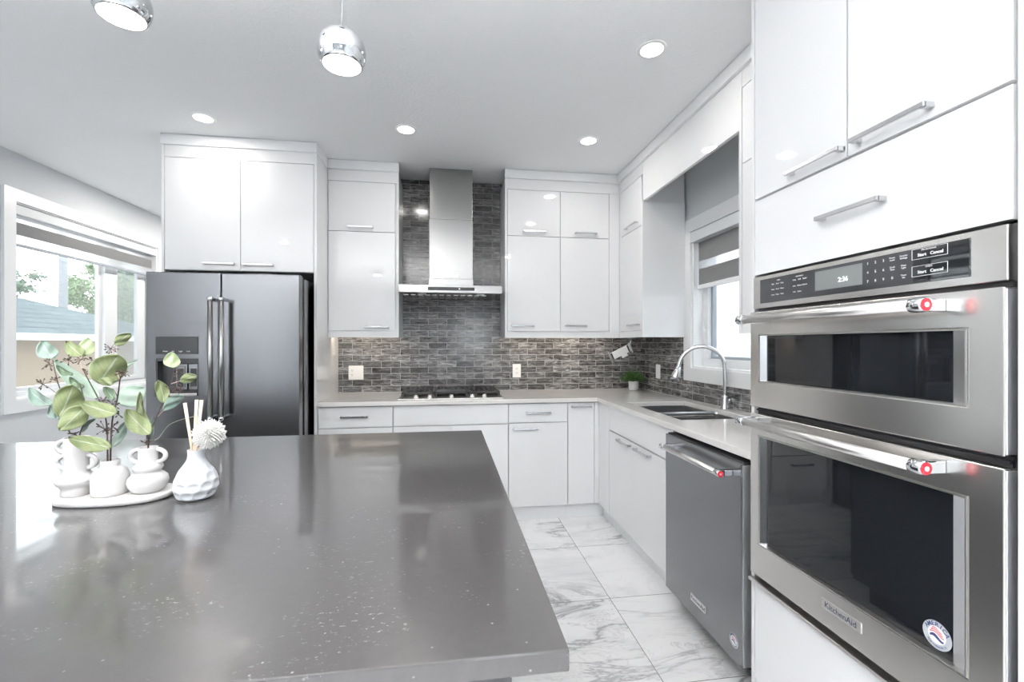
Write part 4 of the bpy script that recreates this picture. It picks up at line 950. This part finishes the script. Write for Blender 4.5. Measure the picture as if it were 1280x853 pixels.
def loop_handle(bm, c, side, z0, z1, r_in, out, rad=0.0060, yaw=0.0):
    """ear handle from height z0 to z1 on the side of a vase at c"""
    d = Vector((math.cos(yaw)*side, math.sin(yaw)*side, 0)); pts = []
    for k in range(13):
        a = PI*k/12-PI/2; pts.append(Vector(c)+d*(r_in+out*math.cos(a))+Vector((0, 0, (z0+z1)/2+(z1-z0)/2*math.sin(a))))
    tube(bm, pts, rad, 10)
v1 = Vector((-0.948, 1.318, TZ))
t = thing('vase', 'white vase with two pairs of loop handles, left on the tray', 'vase', v1)
bm = BM(); lathe(bm, [(0.028, 0), (0.0305, 0.002), (0.0305, 0.018), (0.033, 0.023), (0.039, 0.029), (0.0425, 0.036), (0.0425, 0.041), (0.039, 0.048), (0.031, 0.0535), (0.027, 0.058), (0.0255, 0.066), (0.0255, 0.13), (0.0262, 0.148), (0.0225, 0.148), (0.0215, 0.11), (0.0215, 0.03)], tuple(v1), 40); obj('body', bm, M['ceramic'], t)
for sd in (-1, 1):
    for z0, z1 in ((0.068, 0.101), (0.108, 0.140)):
        bm = BM(); loop_handle(bm, v1, sd, z0, z1, 0.024, 0.021); obj('handle', bm, M['ceramic'], t)
v2 = Vector((-0.866, 1.312, TZ))
t = thing('vase', 'plain white bottle vase with round shoulders, middle of the tray', 'vase', v2)
bm = BM(); lathe(bm, [(0.035, 0), (0.0385, 0.002), (0.0395, 0.012), (0.0395, 0.045), (0.036, 0.058), (0.028, 0.067), (0.021, 0.071), (0.0202, 0.076), (0.0207, 0.088), (0.0175, 0.088), (0.0165, 0.06), (0.0165, 0.02)], tuple(v2), 40); obj('body', bm, M['ceramic'], t)
v3 = Vector((-0.783, 1.322, TZ))
t = thing('vase', 'white two-bulge vase with one pair of loop handles, right on the tray', 'vase', v3)
bm = BM(); lathe(bm, [(0.028, 0), (0.033, 0.003), (0.042, 0.014), (0.0455, 0.026), (0.043, 0.038), (0.034, 0.047), (0.027, 0.051), (0.030, 0.055), (0.0335, 0.062), (0.031, 0.070), (0.024, 0.075), (0.0215, 0.080), (0.0215, 0.112), (0.022, 0.116), (0.0185, 0.116), (0.0175, 0.09), (0.0175, 0.02)], tuple(v3), 40); obj('body', bm, M['ceramic'], t)
for sd in (-1, 1):
    bm = BM(); loop_handle(bm, v3, sd, 0.076, 0.110, 0.020, 0.022, 0.0058); obj('handle', bm, M['ceramic'], t)
# dimpled reed diffuser
v4 = Vector((-0.651, 1.292, TT))
def dimple(a, h):
    if h > 0.094 or h < 0.006: return 1.0
    row = int((h-0.004)/0.0225); q = (a/(2*PI)*10+0.5*(row % 2)) % 1.0; dz = ((h-0.004)/0.0225) % 1.0
    e = ((q-0.5)/0.47)**2+((dz-0.5)/0.47)**2
    return 1.012-0.085*max(0.0, 1-e)
bm = BM(); prof = []
ctl = [(0.033, 0), (0.042, 0.006), (0.0485, 0.022), (0.0500, 0.036), (0.047, 0.054), (0.039, 0.072), (0.028, 0.088), (0.0215, 0.100), (0.0192, 0.112), (0.0200, 0.126)]
sp_ = spline([(r, h, 0) for r, h in ctl], 14); prof = [(p[0], p[1]) for p in sp_]+[(0.0165, 0.126), (0.015, 0.10), (0.015, 0.03)]
lathe(bm, prof, tuple(v4), 200, mod=dimple)
tag(obj('vase', bm, M['ceramic_blue'], origin=v4), 'small dimpled white diffuser bottle standing right of the tray', 'vase')
rdg = 'reeds in the dimpled diffuser bottle'
for p0, p1, lb in (((239, 556), (231, 504), 'pale diffuser reed leaning far left in the dimpled bottle'), ((243, 556), (246, 500), 'pale upright diffuser reed, left one of the tall pair behind the white flower'), ((246, 556), (252, 500.5), 'pale upright diffuser reed, right one of the tall pair behind the white flower')):
    a_, b_ = at(*p0, v4.y+0.004), at(*p1, v4.y+0.012)
    a_ = v4+Vector((0, 0, 0.06)).lerp(a_-v4, 1.0) if False else a_
    low = a_+(a_-b_).normalized()*0.045
    low.x = min(max(low.x, v4.x-0.010), v4.x+0.010); low.y = v4.y
    bm = BM(); tube(bm, [low, a_, b_], [0.0030, 0.0032, 0.0044], 10); tag(obj('reed_stick', bm, M['reed'], origin=a_), lb, 'reed', rdg)
fc = at(261.5, 543, v4.y-0.012)
t = thing('paper_flower', 'round white pompom flower leaning out of the dimpled bottle', 'flower', v4+Vector((0, 0, 0.1)))
bm = BM(); tube(bm, spline([v4+Vector((0.004, -0.002, 0.05)), v4+Vector((0.007, -0.003, 0.125)), fc], 5), 0.0016, 8); obj('stalk', bm, M['reed'], t)
bm = BM(); ball(bm, fc, 0.019, 14, 9); N_ = 380; rnd = random.Random(5)
for k in range(N_):
    z = 1-2*(k+0.5)/N_; a = k*2.39996; rr = math.sqrt(1-z*z); d = Vector((rr*math.cos(a), rr*math.sin(a), z))
    L = rnd.uniform(0.034, 0.042); s = d.orthogonal().normalized(); u_ = d.cross(s); w_ = 0.0032
    b0 = [bm.verts.new(fc+d*0.016+(s*c+u_*e)*0.0015) for c, e in ((1, 1), (-1, 1), (-1, -1), (1, -1))]
    b1_ = [bm.verts.new(fc+d*L*0.85+(s*c+u_*e)*w_*0.6) for c, e in ((1, 1), (-1, 1), (-1, -1), (1, -1))]
    tp = bm.verts.new(fc+d*L)
    for i in range(4): bm.faces.new([b0[i], b0[(i+1) % 4], b1_[(i+1) % 4], b1_[i]]); bm.faces.new([b1_[i], b1_[(i+1) % 4], tp])
obj('petals', bm, M['petal'], t)

# ------------------------------------------------------------------ eucalyptus
def leaf(parent, base, tip, wpx, mat, Y, dY=0.0, roll=0.0, curl=0.12, fold=0.18, fat=0.62):
    """broad oval leaf from base to tip (pixels) at depth Y; wpx = apparent width"""
    A, B = at(*base, Y), at(*tip, Y+dY); ax = B-A; L = ax.length; ax.normalize()
    view = ((A+B)/2-Vector((0, 0, CAMZ))).normalized()
    side = ax.cross(view).normalized(); nrm = side.cross(ax).normalized()
    q = Matrix.Rotation(roll, 3, ax); side = q @ side; nrm = q @ nrm
    W = wpx/FPX*(Y*0.99+A.x*0.14)/max(0.35, math.cos(roll))/2
    bm = BM(); nu, nv = 18, 12; rows = []
    for i in range(nu+1):
        s = i/nu; wd = W*max(0.02, math.sin(PI*min(1, s**0.92)))**fat if 0 < i < nu else W*0.03
        row = []
        for j in range(nv+1):
            e = -1+2*j/nv
            p = A+ax*(L*s)+side*(wd*e)+nrm*(W*fold*abs(e)**1.3*math.sin(PI*s)+L*curl*(math.sin(PI*s)-0.0)+0.002*math.sin(9*s+4*e))
            row.append(bm.verts.new(p))
        rows.append(row)
    uvl = bm.loops.layers.uv.new('leaf')
    for i in range(nu):
        for j in range(nv):
            f = bm.faces.new([rows[i][j], rows[i+1][j], rows[i+1][j+1], rows[i][j+1]]); f.smooth = True
            for lp, (a_, b_) in zip(f.loops, ((i, j), (i+1, j), (i+1, j+1), (i, j+1))): lp[uvl].uv = (a_/nu, b_/nv)
    o = obj('leaf', bm, M[mat], parent, smooth='raw')
    m_ = o.modifiers.new('thickness', 'SOLIDIFY'); m_.thickness = 0.0005; m_.offset = 0
    return o
def twig(parent, pts, r0, r1, mat='stem'):
    P = spline(pts, 6); n_ = len(P); bm = BM(); tube(bm, P, [r0+(r1-r0)*i/(n_-1) for i in range(n_)], 8); return obj('stem', bm, M[mat], parent)
def buds(parent, px, py, Y, r, n_, seed):
    """a spray of little dark buds on short stalks"""
    rn = random.Random(seed); c = at(px, py, Y); bm = BM()
    for k in range(n_):
        d = Vector((rn.uniform(-1, 1), rn.uniform(-0.6, 0.6), rn.uniform(-0.7, 1))).normalized(); L = r*rn.uniform(0.5, 1.0)/FPX*1.2
        e = c+d*L; tube(bm, [c, c.lerp(e, 0.6)+Vector((0, 0, 0.001)), e], 0.0006, 5)
        s = len(bm.verts); tube(bm, [e-d*0.003, e, e+d*0.003], [0.0006, 0.0019, 0.0004], 6)
    return obj('buds', bm, M['berry'], parent)
YV = 1.318
def up(v, z): return v+Vector((0, 0, z))
# branch in the left vase
t = thing('eucalyptus_branch', 'eucalyptus branch with broad olive and blue-green leaves in the left vase', 'branch', up(v1, 0.05))
twig(t, [up(v1, 0.03), up(v1, 0.145), at(86.5, 540, YV), at(84, 515, YV+0.01), at(76, 490, YV+0.03), at(69, 466, YV+0.035), at(66, 450, YV+0.04)], 0.0022, 0.0009)
twig(t, [up(v1, 0.05), up(v1, 0.14)+Vector((0.006, 0, 0)), at(101, 539, YV), at(109, 518, YV), at(104, 495, YV+0.01), at(100, 480, YV+0.02)], 0.0020, 0.0010)
twig(t, [at(84, 515, YV+0.01), at(74, 496, YV+0.03), at(60, 484, YV+0.05), at(52, 480, YV+0.05)], 0.0010, 0.0006)
leaf(t, (65.7, 448.4), (51.6, 426.3), 19, 'leaf_blue', YV+0.04, 0.01, 0.2)
leaf(t, (63.8, 507), (35.7, 485.4), 15, 'leaf_blue', YV+0.05, 0.02, 0.5)
leaf(t, (74, 524), (62, 508), 9, 'leaf_blue', YV+0.03, 0.0, 0.6)
leaf(t, (74, 521), (91, 481), 28, 'leaf_olive', YV-0.01, -0.01, -0.25)
leaf(t, (106, 508), (74.5, 538.5), 25, 'leaf_olive', YV-0.02, -0.02, 0.2)
leaf(t, (102, 540.5), (119, 523), 7, 'leaf_blue', YV+0.02, 0.02, 0.8)
for k, (x, y, yy, r, n_) in enumerate(((62, 456, 0.04, 9, 12), (53, 481, 0.05, 9, 12), (69, 476, 0.035, 6, 6), (92, 544, 0.0, 7, 8))): buds(t, x, y, YV+yy, r, n_, 20+k)
# branch in the middle vase
t = thing('eucalyptus_branch', 'tall eucalyptus branch with large round leaves in the middle vase', 'branch', up(v2, 0.03))
twig(t, [up(v2, 0.02), up(v2, 0.088), at(139, 545, YV), at(141, 522, YV), at(147, 497, YV), at(150, 475, YV), at(152, 468, YV)], 0.0024, 0.0012)
twig(t, [up(v2, 0.03), up(v2, 0.085)+Vector((-0.006, 0, 0)), at(134, 540, YV+0.01), at(131, 519, YV+0.01), at(122, 497, YV+0.02), at(112, 478, YV+0.02), at(103, 461, YV+0.02)], 0.0022, 0.0012)
twig(t, [at(103, 461, YV+0.02), at(100, 452, YV+0.025), at(103, 445, YV+0.03)], 0.0010, 0.0008, 'pinkstem')
twig(t, [at(147, 497, YV), at(142, 487, YV+0.01), at(137, 486, YV+0.01)], 0.0009, 0.0006)
twig(t, [at(150, 476, YV+0.02), at(142, 452, YV+0.03), at(144, 432, YV+0.03)], 0.0009, 0.0007, 'pinkstem')
leaf(t, (124, 480), (149, 444), 36, 'leaf_olive', YV, 0.01, 0.2, 0.08, 0.16, 0.5)
leaf(t, (122, 476), (141.5, 480), 10, 'leaf_olive', YV-0.02, 0.0, 0.3)
leaf(t, (129.5, 484), (141.6, 500.4), 10, 'leaf_dark', YV, -0.01, 0.4)
leaf(t, (148, 505), (180, 484.4), 29, 'leaf_pale', YV+0.05, 0.03, -0.2, 0.05)
leaf(t, (124, 498.5), (67.5, 449.7), 19, 'leaf_pale', YV+0.05, 0.03, 0.2, 0.08)
leaf(t, (90.5, 469), (70.4, 457), 8, 'leaf_dark', YV+0.03, 0.02, 0.5)
leaf(t, (104, 485), (87, 472), 9, 'leaf_dark', YV+0.03, 0.02, 0.5)
leaf(t, (103, 445), (82, 427), 16, 'leaf_olive', YV+0.03, 0.02, 0.2)
leaf(t, (103.5, 446), (110, 422.5), 17, 'leaf_light', YV+0.05, 0.03, -0.2)
leaf(t, (144, 432), (163.6, 417), 13, 'leaf_olive', YV+0.03, 0.02, 0.3)
leaf(t, (146, 517), (100, 503), 20, 'leaf_olive', YV-0.025, -0.01, 0.3)
leaf(t, (139, 559.4), (85.6, 548), 19, 'leaf_olive', YV-0.045, -0.03, 0.3, 0.06)
leaf(t, (140.7, 558.5), (155.7, 527.6), 11, 'leaf_blue', YV+0.03, 0.02, -0.4)
leaf(t, (153, 466), (172, 449), 4, 'leaf_pale', YV+0.04, 0.04, 0.6)
for k, (x, y, yy, r, n_) in enumerate(((131, 537, 0, 12, 16), (141, 534, 0, 9, 12), (129, 501, 0.01, 9, 12), (140, 506, 0.0, 9, 10), (149, 519, 0, 7, 8), (138, 436, 0.03, 9, 14), (153, 467, -0.02, 7, 14), (86, 451, 0.03, 7, 10), (116, 452, 0.03, 9, 10), (101, 450, 0.02, 7, 8), (107, 465, 0.02, 6, 8))): buds(t, x, y, YV+yy, r, n_, 40+k)
# sprig in the right vase
t = thing('eucalyptus_branch', 'slender eucalyptus sprig with small leaves in the right vase', 'branch', up(v3, 0.03))
twig(t, [up(v3, 0.03), up(v3, 0.112), at(188, 540, YV), at(196, 522, YV), at(203, 503, YV), at(212, 484, YV), at(216, 470, YV), at(217.5, 459, YV)], 0.0022, 0.0010)
twig(t, [at(193, 551, YV), at(199, 547, YV-0.005), at(204.5, 539.5, YV-0.01), at(212, 531, YV-0.02), at(226, 525, YV-0.03), at(242, 521, YV-0.035)], 0.0009, 0.0005, 'leaf_olive')
twig(t, [at(196, 522, YV), at(204, 514, YV), at(207, 510, YV)], 0.0008, 0.0006, 'pinkstem')
twig(t, [at(214, 480, YV), at(220, 478, YV), at(226, 476.5, YV)], 0.0008, 0.0006, 'pinkstem')
leaf(t, (188, 543), (157, 512), 21, 'leaf_olive', YV-0.02, -0.01, 0.25)
leaf(t, (190, 539), (174.5, 490), 9, 'leaf_olive', YV+0.01, 0.01, 0.7)
leaf(t, (189, 548), (191, 522), 7, 'leaf_blue', YV+0.02, 0.0, 0.4)
leaf(t, (217.5, 460), (213.5, 440.3), 17, 'leaf_light', YV, 0.01, 0.2)
leaf(t, (225, 477), (246, 470), 12, 'leaf_olive', YV, 0.01, 0.2)
leaf(t, (205, 504), (197.5, 475.5), 14, 'leaf_olive', YV-0.01, -0.01, -0.3)
leaf(t, (204.5, 513.7), (229, 494), 13, 'leaf_blue', YV-0.02, -0.01, 0.3)
for k, (x, y, yy, r, n_) in enumerate(((214, 490, 0, 9, 12), (224, 466, 0, 8, 10), (226, 490, -0.01, 7, 8), (181, 554, -0.01, 6, 8), (223, 480, 0, 6, 6))): buds(t, x, y, YV+yy, r, n_, 70+k)

# ================================================================== OUTSIDE
bm = BM(); bx(bm, -60, 30, -30, 80, -0.75, -0.55); o = struct('ground', bm, M['pale_ground'])
t = thing('garage', 'beige stucco garage with blue-grey hip roof outside the left window', 'garage', (-10, 9, -0.55))
yc, zt = 13.0, 2.70; EX = -6.6; RX = -10.0
bm = BM(); bx(bm, -13.0, -7.0, -6, yc-0.4, -0.55, 1.46); obj('wall', bm, M['stucco_beige'], t)
bm = BM()
C = [(EX, -6.5, 1.50), (EX, yc, 1.50), (2*RX-EX, yc, 1.50), (2*RX-EX, -6.5, 1.50), (RX, -6.5+3.4, zt), (RX, yc-3.4, zt)]
v = [bm.verts.new(p) for p in C]; v2_ = [bm.verts.new((p[0], p[1], p[2]-0.04)) for p in C]
for q in ((0, 1, 5, 4), (1, 2, 5), (2, 3, 4, 5), (3, 0, 4)): bm.faces.new([v[i] for i in q]); bm.faces.new([v2_[i] for i in q[::-1]])
for a, b in ((0, 1), (1, 2), (2, 3), (3, 0)): bm.faces.new([v[a], v[b], v2_[b], v2_[a]])
obj('roof', bm, M['shingle'], t)
bm = BM(); ring(bm, lambda u, v, w: (u, v, w), 2*RX-EX-0.02, EX+0.03, -6.53, yc+0.03, 0.03, 1.455, 1.50); obj('drip_edge', bm, M['fasciagrey'], t)
bm = BM(); ring(bm, lambda u, v, w: (u, v, w), 2*RX-EX, EX, -6.5, yc, 0.42, 1.385, 1.456); obj('fascia', bm, M['soffit'], t)
def tree(label, x, y, crown_c, crown_r, n_, leafs, mat, trunk_r, seed):
    t = thing('tree', label, 'tree', (x, y, -0.55)); rn = random.Random(seed)
    bm = BM(); tube(bm, [(x, y, -0.55), (x+0.05, y, crown_c[2]*0.5), (crown_c[0], crown_c[1], crown_c[2]+crown_r[2]*0.4)], [trunk_r, trunk_r*0.75, trunk_r*0.3], 10)
    for k in range(9):
        a = rn.uniform(0, 2*PI); b0 = Vector((crown_c[0], crown_c[1], crown_c[2]-crown_r[2]*rn.uniform(-0.2, 0.9)))
        tube(bm, [b0, b0+Vector((math.cos(a)*crown_r[0]*0.8, math.sin(a)*crown_r[1]*0.8, crown_r[2]*0.35))], [trunk_r*0.3, trunk_r*0.08], 6)
    obj('trunk', bm, M['bark'], t)
    bm = BM()
    clumps = [(Vector((rn.gauss(0, .45), rn.gauss(0, .45), rn.gauss(0, .45)))) for _ in range(26)]
    for k in range(n_):
        c = rn.choice(clumps); p = c+Vector((rn.gauss(0, .13), rn.gauss(0, .13), rn.gauss(0, .10)))
        if p.length > 1.15: continue
        p = Vector((crown_c[0]+p.x*crown_r[0], crown_c[1]+p.y*crown_r[1], crown_c[2]+p.z*crown_r[2]))
        u_ = Vector((rn.uniform(-1, 1), rn.uniform(-1, 1), rn.uniform(-1, 1))).normalized(); w_ = u_.orthogonal().normalized(); s = leafs*rn.uniform(0.6, 1.2)
        vv = [bm.verts.new(p+u_*a*s+w_*b*s) for a, b in ((-1, 0), (0, -0.45), (1, 0), (0, 0.45))]; bm.faces.new(vv)
    obj('crown', bm, M[mat], t, smooth='raw')
def far(px, py, Y): return at(px, py, Y)
c = far(24, 352, 22); tree('loose grey-green tree behind the garage roof at the far left of the window', c.x-1.2, 22.0, (c.x-0.6, 22.0, c.z), (1.5, 1.5, 0.95), 2600, 0.10, 'foliage_pine', 0.14, 2)
c = far(122, 375, 24); tree('green leafy tree behind the garage beside the window mullion', c.x, 24.0, (c.x, 24.0, c.z+0.1), (1.25, 1.4, 1.6), 5200, 0.10, 'foliage', 0.16, 4)
c = far(166, 378, 19); tree('green leafy tree seen through the right-hand pane of the left window', c.x, 19.0, (c.x, 19.0, c.z+0.1), (1.1, 1.3, 1.4), 5200, 0.09, 'foliage', 0.15, 6)
pb = far(79, 385, 21)
t = thing('utility_pole', 'tall wooden utility pole beyond the garage roof', 'pole', (pb.x, 21, -0.55))
bm = BM(); lathe(bm, [(0.16, 0), (0.15, 3.5), (0.12, 9.0)], (pb.x, 21, -0.55), 16); obj('post', bm, M['polewood'], t)
bm = BM(); bx(bm, pb.x-1.0, pb.x+1.0, 20.83, 20.95, 7.6, 7.72); obj('crossarm', bm, M['polewood'], t)
a0, a1 = far(-60, 383, 21), far(140, 391, 21)
for k, dz in enumerate((0.0, 0.28)):
    bm = BM(); tube(bm, [a0+Vector((-6, 0.4+0.2*k, dz)), (a0+a1)/2+Vector((0, 0.4+0.2*k, dz-0.12)), a1+Vector((10, 0.4+0.2*k, dz))], 0.014, 6)
    tag(obj('overhead_wire', bm, M['black'], origin=a0), ('lower' if k == 0 else 'upper')+' thin overhead wire crossing behind the utility pole', 'wire')
t = thing('neighbour_house', 'white stucco house wall outside the window over the sink', 'house', (5.0, 3.5, -0.55))
bm = BM(); bx(bm, 3.3, 7.5, -4, 9.5, -0.55, 3.4); obj('wall', bm, M['stucco_white'], t)
bm = BM(); bx(bm, 3.0, 7.8, -4.3, 9.8, 3.4, 3.55); obj('eaves', bm, M['soffit'], t)
